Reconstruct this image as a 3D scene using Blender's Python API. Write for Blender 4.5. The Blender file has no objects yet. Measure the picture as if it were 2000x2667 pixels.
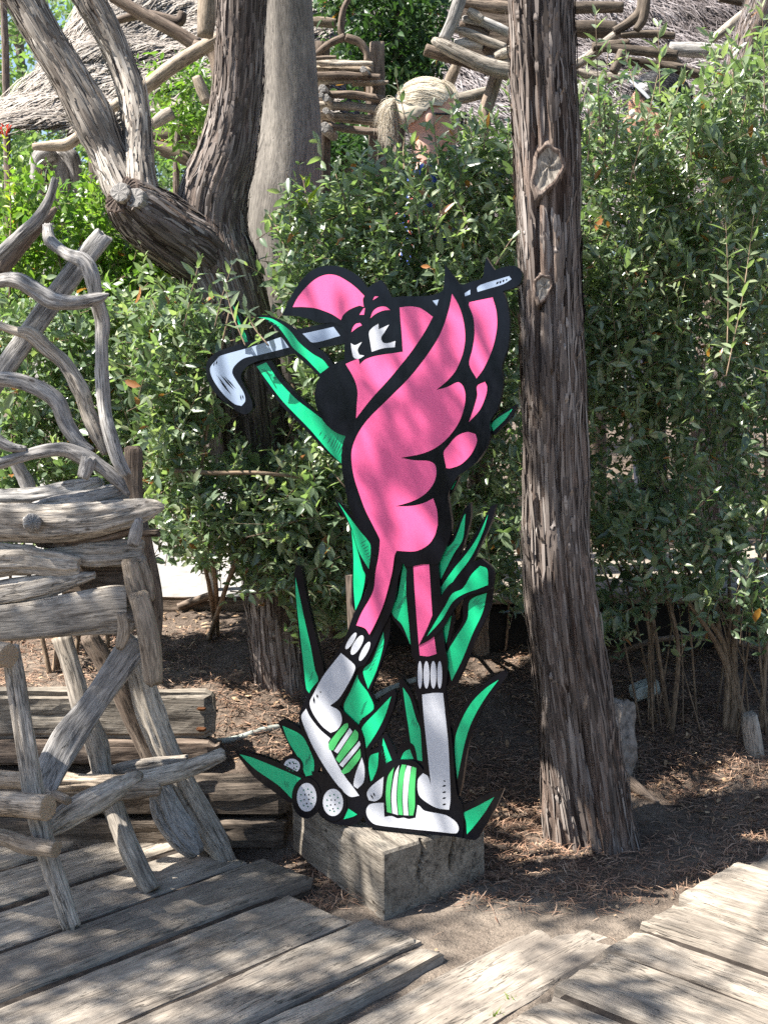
import bpy, bmesh, math, random
import numpy as np
from mathutils import Vector, Matrix

# ------------------------------------------------------------------ camera, sky, sun, exposure
SC = bpy.context.scene
COL = SC.collection
FPX, W0, H0, HC = 3300.0, 2000.0, 2667.0, 1.40          # focal length and size in photo pixels, camera height
PITCH = math.atan((H0 / 2 - 1000.0) / FPX)
cam_d = bpy.data.cameras.new('camera')
cam = bpy.data.objects.new('camera', cam_d); COL.objects.link(cam)
cam_d.sensor_fit = 'VERTICAL'; cam_d.sensor_height = 36.0; cam_d.sensor_width = 27.0
cam_d.lens = FPX / H0 * 36.0
cam_d.clip_start = 0.05; cam_d.clip_end = 400.0
cam.location = (0, 0, HC); cam.rotation_euler = (math.pi / 2 - PITCH, 0, 0)
cam_d.dof.use_dof = True; cam_d.dof.focus_distance = 3.5; cam_d.dof.aperture_fstop = 14.0
SC.camera = cam

SUN_AZ, SUN_EL = math.radians(-104.0), math.radians(54.0)   # azimuth from +Y towards +X
sdir = Vector((math.sin(SUN_AZ) * math.cos(SUN_EL), math.cos(SUN_AZ) * math.cos(SUN_EL), math.sin(SUN_EL)))
world = bpy.data.worlds.new('World'); SC.world = world; world.use_nodes = True
wn = world.node_tree
bg = wn.nodes['Background']
sky = wn.nodes.new('ShaderNodeTexSky'); sky.sky_type = 'NISHITA'; sky.sun_disc = False
sky.sun_elevation = SUN_EL; sky.sun_rotation = SUN_AZ
wn.links.new(sky.outputs[0], bg.inputs[0]); bg.inputs[1].default_value = 0.072
sun_d = bpy.data.lights.new('sun', 'SUN'); sun_d.energy = 5.0; sun_d.angle = math.radians(0.53)
sun_d.color = (1.0, 0.95, 0.88)
sun = bpy.data.objects.new('sun', sun_d); COL.objects.link(sun)
sun.location = sdir * 30; sun.rotation_euler = sdir.to_track_quat('Z', 'Y').to_euler()
SC.view_settings.view_transform = 'Standard'; SC.view_settings.look = 'None'
SC.view_settings.exposure = 1.72; SC.view_settings.gamma = 1.0
SC.render.engine = 'CYCLES'
SC.cycles.use_denoising = False
SC.cycles.max_bounces = 6; SC.cycles.transmission_bounces = 6; SC.cycles.transparent_max_bounces = 8
SC.cycles.sample_clamp_indirect = 6.0

# ------------------------------------------------------------------ helpers: pixels to places
R = np.random.default_rng(7)
random.seed(7)
sp, cp = math.sin(PITCH), math.cos(PITCH)
def ray(px, py):
    a, b = (px - W0 / 2) / FPX, -(py - H0 / 2) / FPX
    return np.array([a, cp + b * sp, -sp + b * cp])
def at(px, py, Y):
    d = ray(px, py); t = Y / d[1]
    return np.array([d[0] * t, Y, HC + d[2] * t])
def gz(px, py, z=0.0):
    d = ray(px, py); t = (z - HC) / d[2]
    return np.array([d[0] * t, d[1] * t, z])
def S(px, Y):
    return px / FPX * Y * 1.005

# ------------------------------------------------------------------ helpers: noise
def _hash(ix, iy, iz, seed):
    h = (ix * 374761393 + iy * 668265263 + iz * 2147483647 + seed * 1274126177) & 0xFFFFFFFF
    h = ((h ^ (h >> 13)) * 1274126177) & 0xFFFFFFFF
    h = ((h ^ (h >> 16)) * 2246822519) & 0xFFFFFFFF
    return ((h ^ (h >> 15)) & 0xFFFFFF) / float(0xFFFFFF)
def vn(p, seed=0):
    p = np.asarray(p, float); f = np.floor(p); i = f.astype(np.int64); u = p - f; u = u * u * (3 - 2 * u)
    r = 0
    for dx in (0, 1):
        wx = u[..., 0] if dx else 1 - u[..., 0]
        for dy in (0, 1):
            wy = u[..., 1] if dy else 1 - u[..., 1]
            for dz in (0, 1):
                wz = u[..., 2] if dz else 1 - u[..., 2]
                r = r + wx * wy * wz * _hash(i[..., 0] + dx, i[..., 1] + dy, i[..., 2] + dz, seed)
    return r * 2 - 1
def fbm(p, octv=3, seed=0):
    p = np.asarray(p, float); a, s, r = 1.0, 1.0, 0
    for k in range(octv):
        r = r + a * vn(p * s, seed + k * 17); a *= .5; s *= 2.03
    return r
def sstep(a, b, x):
    t = np.clip((x - a) / (b - a), 0, 1); return t * t * (3 - 2 * t)
def norm(v):
    v = np.asarray(v, float); return v / np.maximum(np.linalg.norm(v, axis=-1, keepdims=True), 1e-9)

# ------------------------------------------------------------------ helpers: objects
def tag(o, label=None, cat=None, group=None, kind=None):
    if label: o['label'] = label
    if cat: o['category'] = cat
    if group: o['group'] = group
    if kind: o['kind'] = kind
    return o
def empty(name, loc=(0, 0, 0), parent=None):
    o = bpy.data.objects.new(name, None); COL.objects.link(o); o.location = loc; o.empty_display_size = .1
    if parent: o.parent = parent
    return o
def rootloc(parent):
    l = np.zeros(3)
    while parent is not None:
        l = l + np.array(parent.location); parent = parent.parent
    return l
def mk(name, V, F, mats, parent=None, smooth=True, gc=None, tint=None, midx=None, sharp=None):
    """one mesh object; V in world coordinates, F an int array (m,3|4) or a list of such arrays / lists"""
    V = np.asarray(V, float) - rootloc(parent)
    me = bpy.data.meshes.new(name)
    if isinstance(F, np.ndarray) and F.ndim == 2:
        m, k = F.shape
        me.vertices.add(len(V)); me.vertices.foreach_set('co', V.astype(np.float32).ravel())
        me.loops.add(m * k); me.loops.foreach_set('vertex_index', F.astype(np.int32).ravel())
        me.polygons.add(m); me.polygons.foreach_set('loop_start', np.arange(0, m * k, k, dtype=np.int32))
        me.polygons.foreach_set('loop_total', np.full(m, k, dtype=np.int32))
        me.update(calc_edges=True)
    else:
        me.from_pydata([tuple(v) for v in V], [], [tuple(int(i) for i in f) for f in F]); me.update()
    if gc is not None:
        a = me.attributes.new('gc', 'FLOAT_VECTOR', 'POINT'); a.data.foreach_set('vector', np.asarray(gc, np.float32).ravel())
    if tint is not None:
        a = me.attributes.new('tint', 'FLOAT', 'POINT'); a.data.foreach_set('value', np.asarray(tint, np.float32).ravel())
    for mm in (mats if isinstance(mats, (list, tuple)) else [mats]): me.materials.append(mm)
    if midx is not None: me.polygons.foreach_set('material_index', np.asarray(midx, np.int32))
    sm = np.full(len(me.polygons), smooth, bool)
    if sharp is not None: sm[sharp] = False
    me.polygons.foreach_set('use_smooth', sm)
    me.validate(clean_customdata=False)
    o = bpy.data.objects.new(name, me); COL.objects.link(o)
    if parent is not None: o.parent = parent
    return o

# ------------------------------------------------------------------ helpers: materials
MATS = {}
def nt(name):
    m = bpy.data.materials.new(name); m.use_nodes = True; t = m.node_tree
    b = t.nodes['Principled BSDF']; MATS[name] = m
    return m, t, b
def nd(t, typ, **kw):
    n = t.nodes.new(typ)
    for k, v in kw.items():
        if k.startswith('i_'): n.inputs[k[2:].replace('_', ' ')].default_value = v
        else: setattr(n, k, v)
    return n
def ramp(t, fac, stops):
    r = t.nodes.new('ShaderNodeValToRGB'); t.links.new(fac, r.inputs[0])
    el = r.color_ramp.elements
    while len(el) < len(stops): el.new(0.5)
    for e, (p, c) in zip(el, stops):
        e.position = p; e.color = (c[0], c[1], c[2], 1) if len(c) > 2 else (c[0],) * 3 + (1,)
    return r.outputs[0]
def mixc(t, fac, a, b, mode='MIX'):
    n = t.nodes.new('ShaderNodeMix'); n.data_type = 'RGBA'; n.blend_type = mode; n.clamp_result = False
    for sock, v in ((n.inputs[0], fac), (n.inputs[6], a), (n.inputs[7], b)):
        if isinstance(v, bpy.types.NodeSocket): t.links.new(v, sock)
        elif isinstance(v, (int, float)): sock.default_value = v
        else: sock.default_value = (*v, 1)
    return n.outputs[2]
def noise(t, vec, scale, detail=4, rough=.6, dist=0.0):
    n = nd(t, 'ShaderNodeTexNoise'); n.inputs['Scale'].default_value = scale; n.inputs['Detail'].default_value = detail
    n.inputs['Roughness'].default_value = rough; n.inputs['Distortion'].default_value = dist
    if vec is not None: t.links.new(vec, n.inputs['Vector'])
    return n.outputs[0]
def mapped(t, src, sc):
    m = nd(t, 'ShaderNodeMapping'); m.inputs['Scale'].default_value = sc; t.links.new(src, m.inputs['Vector']); return m.outputs[0]
def bump(t, b, h, strength, dist, prev=None):
    n = nd(t, 'ShaderNodeBump'); n.inputs['Strength'].default_value = strength; n.inputs['Distance'].default_value = dist
    t.links.new(h, n.inputs['Height'])
    if prev is not None: t.links.new(prev, n.inputs['Normal'])
    t.links.new(n.outputs[0], b.inputs['Normal']); return n.outputs[0]
def m_wood(name, light, mid, dark, grain=(60, 60, 6.0), crack=.85, stain=None, rough=.85, bstr=.5, spots=True, finec=.85):
    m, t, b = nt(name)
    a = nd(t, 'ShaderNodeAttribute', attribute_name='gc').outputs['Vector']
    g = noise(t, mapped(t, a, grain), 1.0, 6, .65, .6)
    c = ramp(t, g, [(.28, dark), (.48, mid), (.72, light)])
    fine = noise(t, mapped(t, a, (300, 300, 26)), 1.0, 3, .6)
    c = mixc(t, finec, c, ramp(t, fine, [(.32, (.42,)), (.62, (1.3,))]), 'MULTIPLY')
    cr = noise(t, mapped(t, a, (34, 34, 2.6)), 1.0, 4, .6, .5)
    ab = nd(t, 'ShaderNodeMath', operation='SUBTRACT'); t.links.new(cr, ab.inputs[0]); ab.inputs[1].default_value = .5
    ab2 = nd(t, 'ShaderNodeMath', operation='ABSOLUTE'); t.links.new(ab.outputs[0], ab2.inputs[0])
    wide = noise(t, mapped(t, a, (9, 9, 3.5)), 1.0, 2, .5)
    lim = nd(t, 'ShaderNodeMapRange'); t.links.new(ab2.outputs[0], lim.inputs[0]); lim.inputs[1].default_value = 0.0
    wr = nd(t, 'ShaderNodeMapRange'); t.links.new(wide, wr.inputs[0]); wr.inputs[1].default_value = .42; wr.inputs[2].default_value = .75; wr.inputs[3].default_value = .001; wr.inputs[4].default_value = .035
    t.links.new(wr.outputs[0], lim.inputs[2]); lim.inputs[3].default_value = .16; lim.inputs[4].default_value = 1.0
    crm = lim.outputs[0]
    c = mixc(t, crack, c, crm, 'MULTIPLY')
    bl = noise(t, a, 5.0, 4, .65)
    c = mixc(t, .8, c, ramp(t, bl, [(.32, (.66, .64, .62)), (.66, (1.18, 1.16, 1.12))]), 'MULTIPLY')
    oi = nd(t, 'ShaderNodeObjectInfo').outputs['Random']
    c = mixc(t, 1.0, c, ramp(t, oi, [(0, (.78, .76, .74)), (.5, (1.0, .98, .96)), (1, (1.18, 1.16, 1.13))]), 'MULTIPLY')
    if spots:
        v = nd(t, 'ShaderNodeTexVoronoi'); v.inputs['Scale'].default_value = 1.0; t.links.new(mapped(t, a, (15, 15, 8)), v.inputs['Vector'])
        c = mixc(t, .85, c, ramp(t, v.outputs['Distance'], [(.05, (.16, .13, .11)), (.095, (1, 1, 1))]), 'MULTIPLY')
    if stain:
        st = noise(t, a, 2.3, 5, .7)
        c = mixc(t, ramp(t, st, [(.52, (0,)), (.68, (.75,))]), c, stain)
    t.links.new(c, b.inputs['Base Color']); b.inputs['Roughness'].default_value = rough
    b.inputs['Specular IOR Level'].default_value = .25
    n1 = bump(t, b, g, bstr, .004); n2 = bump(t, b, fine, bstr * .8, .002, n1); bump(t, b, crm, bstr, .004, n2)
    return m
m_wood('driftwood', (.52, .485, .435), (.37, .338, .295), (.125, .11, .095))
m_wood('driftwood_grey', (.45, .445, .44), (.31, .305, .30), (.115, .112, .11))
m_wood('driftwood_tan', (.46, .40, .33), (.34, .285, .225), (.135, .108, .085))
m_wood('driftwood_brown', (.26, .215, .175), (.165, .13, .105), (.055, .042, .034))
m_wood('cut_wood', (.52, .42, .31), (.40, .31, .22), (.22, .16, .11), grain=(60, 60, 60), crack=.2, spots=False)
m_wood('deck_wood', (.38, .348, .30), (.285, .255, .217), (.145, .127, .107), grain=(30, 44, 4.0), crack=.9, stain=(.15, .127, .106), bstr=.6, spots=False, finec=.6)
m_wood('sleeper_dark', (.22, .185, .15), (.13, .108, .088), (.045, .037, .03), grain=(36, 36, 2.6), crack=.7, bstr=.7)
m_wood('sleeper_wood', (.31, .285, .245), (.205, .185, .157), (.07, .061, .051), grain=(36, 36, 2.6), crack=.7, stain=(.13, .11, .09), bstr=.7)
m_wood('post_wood', (.225, .21, .192), (.17, .158, .145), (.10, .093, .085), grain=(18, 18, 1.3), crack=.35, stain=(.17, .155, .14), bstr=.35)
m_wood('stem_wood', (.30, .235, .17), (.20, .15, .105), (.09, .068, .05), grain=(80, 80, 22), crack=.1, spots=False)
def m_bark(name, light, mid, dark):
    m, t, b = nt(name)
    a = nd(t, 'ShaderNodeAttribute', attribute_name='gc').outputs['Vector']
    g = noise(t, mapped(t, a, (62, 62, 4.5)), 1.0, 6, .7, .9)
    c = ramp(t, g, [(.33, dark), (.47, mid), (.66, light)])
    f = noise(t, mapped(t, a, (190, 190, 12)), 1.0, 4, .65, .4)
    c = mixc(t, .7, c, ramp(t, f, [(.34, (.35,)), (.62, (1.3,))]), 'MULTIPLY')
    hue = noise(t, a, 3.2, 4, .6)
    c = mixc(t, ramp(t, hue, [(.4, (0,)), (.68, (.65,))]), c, mixc(t, 1.0, c, (1.14, .95, .84), 'MULTIPLY'))
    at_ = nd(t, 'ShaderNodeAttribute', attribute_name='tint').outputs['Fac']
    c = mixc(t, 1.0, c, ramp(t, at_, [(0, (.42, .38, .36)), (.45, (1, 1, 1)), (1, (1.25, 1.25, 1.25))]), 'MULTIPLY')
    t.links.new(c, b.inputs['Base Color']); b.inputs['Roughness'].default_value = .9; b.inputs['Specular IOR Level'].default_value = .15
    n1 = bump(t, b, g, .9, .008); bump(t, b, f, .7, .003, n1)
    return m
m_bark('bark', (.275, .232, .20), (.137, .108, .092), (.03, .023, .019))
m_bark('bark_pale', (.46, .425, .38), (.30, .27, .235), (.085, .07, .06))
def m_leaf(name, c0, c1, c2, trans, rough=.38, spec=.5):
    m, t, b = nt(name)
    at_ = nd(t, 'ShaderNodeAttribute', attribute_name='tint').outputs['Fac']
    c = ramp(t, at_, [(0, c0), (.55, c1), (.9, c2), (.975, c2), (1.0, (.30, .13, .045))])
    t.links.new(c, b.inputs['Base Color']); b.inputs['Roughness'].default_value = rough; b.inputs['Specular IOR Level'].default_value = spec
    tr = nd(t, 'ShaderNodeBsdfTranslucent'); tc = mixc(t, 1.0, c, (1.6, 1.95, .8), 'MULTIPLY'); t.links.new(tc, tr.inputs[0])
    ms = nd(t, 'ShaderNodeMixShader'); ms.inputs[0].default_value = trans
    t.links.new(b.outputs[0], ms.inputs[1]); t.links.new(tr.outputs[0], ms.inputs[2])
    t.links.new(ms.outputs[0], t.nodes['Material Output'].inputs[0])
    return m
m_leaf('leaf_privet', (.070, .108, .062), (.175, .235, .138), (.31, .35, .21), .32, .27, .75)
m_leaf('leaf_lentisk', (.065, .125, .032), (.125, .205, .042), (.22, .29, .06), .42, .33, .5)
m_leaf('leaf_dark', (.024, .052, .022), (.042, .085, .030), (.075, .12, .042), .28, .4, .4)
m_leaf('leaf_far', (.11, .17, .075), (.17, .23, .11), (.25, .30, .16), .45, .6, .3)
m_leaf('leaf_young', (.12, .20, .03), (.20, .28, .035), (.30, .33, .05), .45, .4, .4)
m_leaf('needle_spray', (.035, .070, .028), (.06, .10, .04), (.10, .14, .055), .30, .5, .3)
def m_plain(name, c, rough=.6, spec=.4, var=.0, vs=30, bstr=0, bsc=200):
    m, t, b = nt(name)
    tc = nd(t, 'ShaderNodeTexCoord').outputs['Object']
    if var:
        n = noise(t, tc, vs, 5, .6)
        cc = mixc(t, 1.0, c, ramp(t, n, [(.3, (1 - var,)), (.7, (1 + var,))]), 'MULTIPLY'); t.links.new(cc, b.inputs['Base Color'])
    else: b.inputs['Base Color'].default_value = (*c, 1)
    b.inputs['Roughness'].default_value = rough; b.inputs['Specular IOR Level'].default_value = spec
    if bstr: bump(t, b, noise(t, tc, bsc, 3, .6), bstr, .001)
    return m
def m_paint(name, c, rough=.3, spec=.5):
    m, t, b = nt(name)
    tc = nd(t, 'ShaderNodeTexCoord').outputs['Object']
    n = noise(t, mapped(t, tc, (1, 1, .35)), 60, 4, .6, .5)
    cc = mixc(t, 1.0, c, ramp(t, noise(t, tc, 7, 4, .6), [(.3, (.94,)), (.7, (1.05,))]), 'MULTIPLY')
    t.links.new(cc, b.inputs['Base Color'])
    t.links.new(ramp(t, n, [(.3, (rough - .08,)), (.7, (rough + .12,))]), b.inputs['Roughness'])
    b.inputs['Specular IOR Level'].default_value = spec
    n1 = bump(t, b, noise(t, tc, 4, 2, .5), .14, .02); bump(t, b, n, .25, .0012, n1)
    return m
m_paint('paint_black', (.003, .0035, .006), .16, .22); m_paint('paint_pink', (.77, .105, .27), .30)
m_paint('paint_green', (.004, .50, .205), .28); m_paint('paint_lime', (.06, .43, .12), .3)
m_paint('paint_white', (.54, .55, .58), .32); m_paint('paint_steel', (.29, .36, .47), .28); m_paint('paint_dark_green', (.004, .13, .075), .36)
def m_ground():
    m, t, b = nt('soil')
    tc = nd(t, 'ShaderNodeTexCoord').outputs['Object']
    n = noise(t, tc, 3.5, 8, .68); f = noise(t, tc, 60, 6, .72)
    c = ramp(t, n, [(.30, (.066, .052, .043)), (.5, (.128, .102, .083)), (.70, (.205, .17, .14))])
    c = mixc(t, .75, c, ramp(t, f, [(.3, (.42, .40, .38)), (.66, (1.45, 1.38, 1.3))]), 'MULTIPLY')
    gm = nd(t, 'ShaderNodeMapping'); gm.vector_type = 'TEXTURE'; gm.inputs['Location'].default_value = (.28, 3.0, 0); gm.inputs['Scale'].default_value = (1.0, .55, 1.0); t.links.new(tc, gm.inputs['Vector'])
    gr = nd(t, 'ShaderNodeTexGradient', gradient_type='SPHERICAL'); t.links.new(gm.outputs[0], gr.inputs[0])
    dm = nd(t, 'ShaderNodeMath', operation='MULTIPLY'); t.links.new(ramp(t, gr.outputs[1], [(.0, (0,)), (.4, (1,))]), dm.inputs[0]); t.links.new(ramp(t, n, [(.35, (.35,)), (.6, (1,))]), dm.inputs[1])
    c = mixc(t, dm.outputs[0], c, mixc(t, 1.0, (.215, .178, .142), ramp(t, f, [(.3, (.72,)), (.66, (1.2,))]), 'MULTIPLY'))
    v = nd(t, 'ShaderNodeTexVoronoi'); v.inputs['Scale'].default_value = 130; t.links.new(tc, v.inputs['Vector'])
    c = mixc(t, ramp(t, v.outputs['Distance'], [(.10, (.45,)), (.2, (0,))]), c, (.36, .31, .26))
    t.links.new(c, b.inputs['Base Color']); b.inputs['Roughness'].default_value = .95; b.inputs['Specular IOR Level'].default_value = .1
    n1 = bump(t, b, f, 1.0, .012); bump(t, b, v.outputs['Distance'], .5, .004, n1)
m_ground()
def m_litter(name, a, b_, c_):
    m, t, b = nt(name)
    at_ = nd(t, 'ShaderNodeAttribute', attribute_name='tint').outputs['Fac']
    t.links.new(ramp(t, at_, [(0, a), (.5, b_), (1, c_)]), b.inputs['Base Color']); b.inputs['Roughness'].default_value = .8; b.inputs['Specular IOR Level'].default_value = .2
m_litter('needle_litter', (.11, .060, .041), (.27, .162, .108), (.47, .34, .245))
m_litter('leaf_litter', (.10, .062, .04), (.26, .17, .10), (.46, .34, .22))
m_litter('thatch', (.05, .040, .038), (.19, .166, .162), (.42, .39, .385))
m_litter('thatch_pale', (.14, .115, .095), (.30, .265, .23), (.50, .455, .40))
m_litter('hair_blond', (.40, .33, .23), (.58, .51, .40), (.76, .71, .62))
m_litter('bark_shred', (.048, .038, .032), (.168, .138, .120), (.35, .31, .28))
m_litter('bark_shred_pale', (.13, .108, .09), (.32, .285, .245), (.52, .48, .425))
m_plain('nail_iron', (.045, .038, .033), .6, .4)
m_plain('path_gravel', (.26, .25, .235), .9, .1, .25, 14, .5, 120)
m_plain('rubber_black', (.02, .02, .021), .55, .4, .2, 20)
m_plain('lamp_metal', (.30, .33, .30), .5, .4, .3, 40)
m_plain('lamp_glass', (.45, .50, .47), .15, .6)
m_plain('granite', (.22, .19, .165), .9, .2, .55, 55, .9, 160)
m_plain('shade_dirt', (.045, .037, .031), .95, .1, .4, 40, .6, 200)
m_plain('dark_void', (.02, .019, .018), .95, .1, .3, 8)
m_plain('skin', (.56, .33, .25), .5, .4, .08, 60); m_plain('skin_tan', (.42, .23, .16), .5, .4, .08, 60)
m_plain('hair_black', (.008, .008, .010), .45, .5); m_plain('glasses_black', (.008, .008, .01), .15, .6)
m_plain('hair_clip', (.02, .02, .022), .3, .5); m_plain('strap_white', (.38, .39, .42), .6, .3)
m_plain('trousers_dark', (.03, .034, .05), .85, .2); m_plain('shirt_navy', (.03, .03, .05), .85, .2)
m_plain('rust', (.10, .045, .022), .9, .1, .4, 60); m_plain('flower_red', (.75, .07, .03), .5, .3)
m_plain('eye_white', (.7, .7, .7), .3, .5); m_plain('lips', (.45, .18, .15), .5, .4)
def m_shirt():
    m, t, b = nt('shirt_blue')
    tc = nd(t, 'ShaderNodeTexCoord').outputs['Object']
    w = nd(t, 'ShaderNodeTexWave'); w.inputs['Scale'].default_value = 7; w.inputs['Distortion'].default_value = 7; t.links.new(tc, w.inputs[0])
    c = ramp(t, w.outputs[1], [(.0, (.03, .06, .30)), (.45, (.10, .16, .46)), (.62, (.42, .46, .56)), (.8, (.50, .40, .12)), (.95, (.45, .10, .10))])
    t.links.new(c, b.inputs['Base Color']); b.inputs['Roughness'].default_value = .8
m_shirt()
M = MATS

# ------------------------------------------------------------------ shape builders
def catmull(P, n):
    P = np.asarray(P, float)
    if len(P) == 2: return P[0] + (P[1] - P[0]) * np.linspace(0, 1, n)[:, None]
    Q = np.vstack([2 * P[0] - P[1], P, 2 * P[-1] - P[-2]])
    d = np.linalg.norm(np.diff(P[:, :3], axis=0), axis=1); cum = np.concatenate([[0], np.cumsum(d)]); cum /= cum[-1]
    u = np.linspace(0, 1, n); k = np.clip(np.searchsorted(cum, u, 'right') - 1, 0, len(P) - 2)
    t = ((u - cum[k]) / np.maximum(cum[k + 1] - cum[k], 1e-9))[:, None]
    a, b, c, d_ = Q[k], Q[k + 1], Q[k + 2], Q[k + 3]
    return .5 * (2 * b + (c - a) * t + (2 * a - 5 * b + 4 * c - d_) * t * t + (3 * b - a - 3 * c + d_) * t ** 3)
GRID = [None]
def tube_data(P, rad, nseg=14, nlen=None, flat=1.0, square=0.0, lump=.10, groove=.05, seed=0, ref=(0, 1, 0), bark=0.0, cap='cut', flute=None, cracks=0, ragged=0.0):
    """a log: path P (n,3) with radii, wobble along it and grooves round it; returns V, F(list), gc, tint, cap faces"""
    P = np.asarray(P, float); A = np.column_stack([P, rad])
    L = np.linalg.norm(np.diff(P, axis=0), axis=1).sum()
    if nlen is None: nlen = int(np.clip(L / max(np.mean(rad) * .45, .006), 8, 90))
    A = catmull(A, nlen); C, r = A[:, :3], np.maximum(A[:, 3], .0008)
    T = norm(np.gradient(C, axis=0)); B0 = np.array(ref, float)
    N = norm(np.cross(T, B0)); B = norm(np.cross(N, T))
    s = np.concatenate([[0], np.cumsum(np.linalg.norm(np.diff(C, axis=0), axis=1))])
    th = np.linspace(0, 2 * np.pi, nseg, endpoint=False)
    ct, st = np.cos(th)[None, :], np.sin(th)[None, :]
    if square > 0:
        e = 1.0 - .72 * square
        cx, sx = np.sign(ct) * np.abs(ct) ** e, np.sign(st) * np.abs(st) ** e
    else: cx, sx = ct, st
    rr = r[:, None] * np.ones_like(ct)
    o = np.array([seed * 3.71 % 97, seed * 1.93 % 89, seed * 7.3 % 61])
    rm = float(np.mean(rad))
    g = np.stack(np.broadcast_arrays(ct * 1.0, st * 1.0, (s / (rm * 5))[:, None]), -1)
    d = lump * fbm(g * np.array([1.1, 1.1, 1.0]) + o, 3, seed)
    d = d + groove * fbm(g * np.array([4.5, 4.5, .7]) + o + 5, 2, seed + 3)
    tint = np.full(rr.shape, .45)
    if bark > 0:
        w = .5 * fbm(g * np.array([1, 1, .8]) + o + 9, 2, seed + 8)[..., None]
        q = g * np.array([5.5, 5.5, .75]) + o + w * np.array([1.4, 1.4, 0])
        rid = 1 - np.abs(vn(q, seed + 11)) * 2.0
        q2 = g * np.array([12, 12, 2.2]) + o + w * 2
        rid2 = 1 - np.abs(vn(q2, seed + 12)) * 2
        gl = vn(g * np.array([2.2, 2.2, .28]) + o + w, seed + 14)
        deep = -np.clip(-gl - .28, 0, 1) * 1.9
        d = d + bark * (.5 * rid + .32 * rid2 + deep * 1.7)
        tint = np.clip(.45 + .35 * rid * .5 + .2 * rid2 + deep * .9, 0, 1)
    if cracks:
        rc = np.random.default_rng(seed + 77)
        for _ in range(cracks):
            t0 = rc.uniform(np.pi * .95, np.pi * 2.05) if rc.random() < .75 else rc.uniform(0, 6.28); u0 = rc.uniform(0, .8); u1 = u0 + rc.uniform(.15, .6); wd_ = rc.uniform(.07, .13)
            uu_ = (s / s[-1])[:, None]; dt = (th[None, :] - t0 - .5 * (uu_ - u0) * rc.normal(0, 1) - .10 * np.sin(uu_ * 19 + seed) + np.pi) % (2 * np.pi) - np.pi
            d = d - rc.uniform(.10, .22) * np.exp(-(dt / wd_) ** 2) * sstep(u0, u0 + .08, uu_) * (1 - sstep(u1 - .08, u1, uu_))
    if flute is not None: d = d + flute(th[None, :], (s / L)[:, None])
    rr = rr * (1 + d)
    V = C[:, None, :] + (rr * cx)[..., None] * N[:, None, :] + (rr * sx * flat)[..., None] * B[:, None, :]
    G = np.stack([rr * cx, rr * sx * flat, np.broadcast_to(s[:, None], rr.shape)], -1) + o
    if ragged:
        for e_, dr_ in ((0, -1), (1, -1), (nlen - 1, 1), (nlen - 2, 1)):
            V[e_] = V[e_] + T[e_] * dr_ * (ragged * r[e_] * vn(np.stack([np.cos(th) * 2.4, np.sin(th) * 2.4, th * 0 + e_ // 3], -1) + o, seed))[:, None]
    GRID[0] = V.copy()
    V = V.reshape(-1, 3); G = G.reshape(-1, 3); tint = tint.reshape(-1)
    F = []
    i0 = np.arange(nlen - 1)[:, None] * nseg; j = np.arange(nseg)[None, :]; j1 = (j + 1) % nseg
    Fq = np.stack([i0 + j, i0 + nseg + j, i0 + nseg + j1, i0 + j1], -1).reshape(-1, 4)
    extraV, extraG, Ft = [], [], []
    for end in (0, nlen - 1):
        ring = end * nseg + np.arange(nseg); dirn = -T[0] if end == 0 else T[-1]
        bul = .35 if cap == 'round' else .10
        base = len(V) + len(extraV)
        # an inner ring then a centre point, slightly uneven
        for k in range(nseg):
            p = C[end] + (V[ring[k]] - C[end]) * (.72 if cap == 'round' else .84) + dirn * r[end] * bul * (.6 + .5 * math.sin(k * 2.3 + seed))
            extraV.append(p); extraG.append(G[ring[k]] * np.array([.8, .8, 1]) + np.array([0, 0, .02]))
        extraV.append(C[end] + dirn * r[end] * bul * (1.35 if cap == 'round' else .9)); extraG.append(G[ring].mean(0))
        for k in range(nseg):
            k1 = (k + 1) % nseg
            q = [ring[k], ring[k1], base + k1, base + k]; tri = [base + k, base + k1, base + nseg]
            if end: q = q[::-1]; tri = tri[::-1]
            Ft.append(q); Ft.append(tri)
    V = np.vstack([V, extraV]); G = np.vstack([G, extraG]); tint = np.concatenate([tint, np.full(len(extraV), .5)])
    F = [list(f) for f in Fq] + Ft
    ncap = len(Ft)
    return V, F, G, tint, len(Fq), ncap
SEED = [100]
def log(name, P, rad, mat='driftwood', parent=None, capmat=None, **kw):
    SEED[0] += 1
    kw.setdefault('seed', SEED[0])
    V, F, G, T, nq, nc = tube_data(P, rad, **kw)
    mats = [M[mat]] + ([M[capmat]] if capmat else [])
    mi = [0] * nq + [1 if capmat else 0] * nc
    return mk(name, V, F, mats, parent, gc=G, tint=T, midx=mi, sharp=np.arange(nq, nq + nc) if kw.get('cap', 'cut') == 'cut' else None)
def plog(name, pts, Y, mat='driftwood', parent=None, conv=None, **kw):
    """log from photo points: pts (x, y, r) in photo px (or conv'd), at depth Y (number or one per point)"""
    P, r = [], []
    for k, (x, y, rr) in enumerate(pts):
        if conv: x, y, sc = conv(x, y); rr = rr * sc
        yy = Y if np.isscalar(Y) else Y[0] + (Y[1] - Y[0]) * k / (len(pts) - 1) if len(Y) == 2 else Y[k]
        P.append(at(x, y, yy)); r.append(S(rr, yy))
    return log(name, P, r, mat, parent, **kw)
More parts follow.
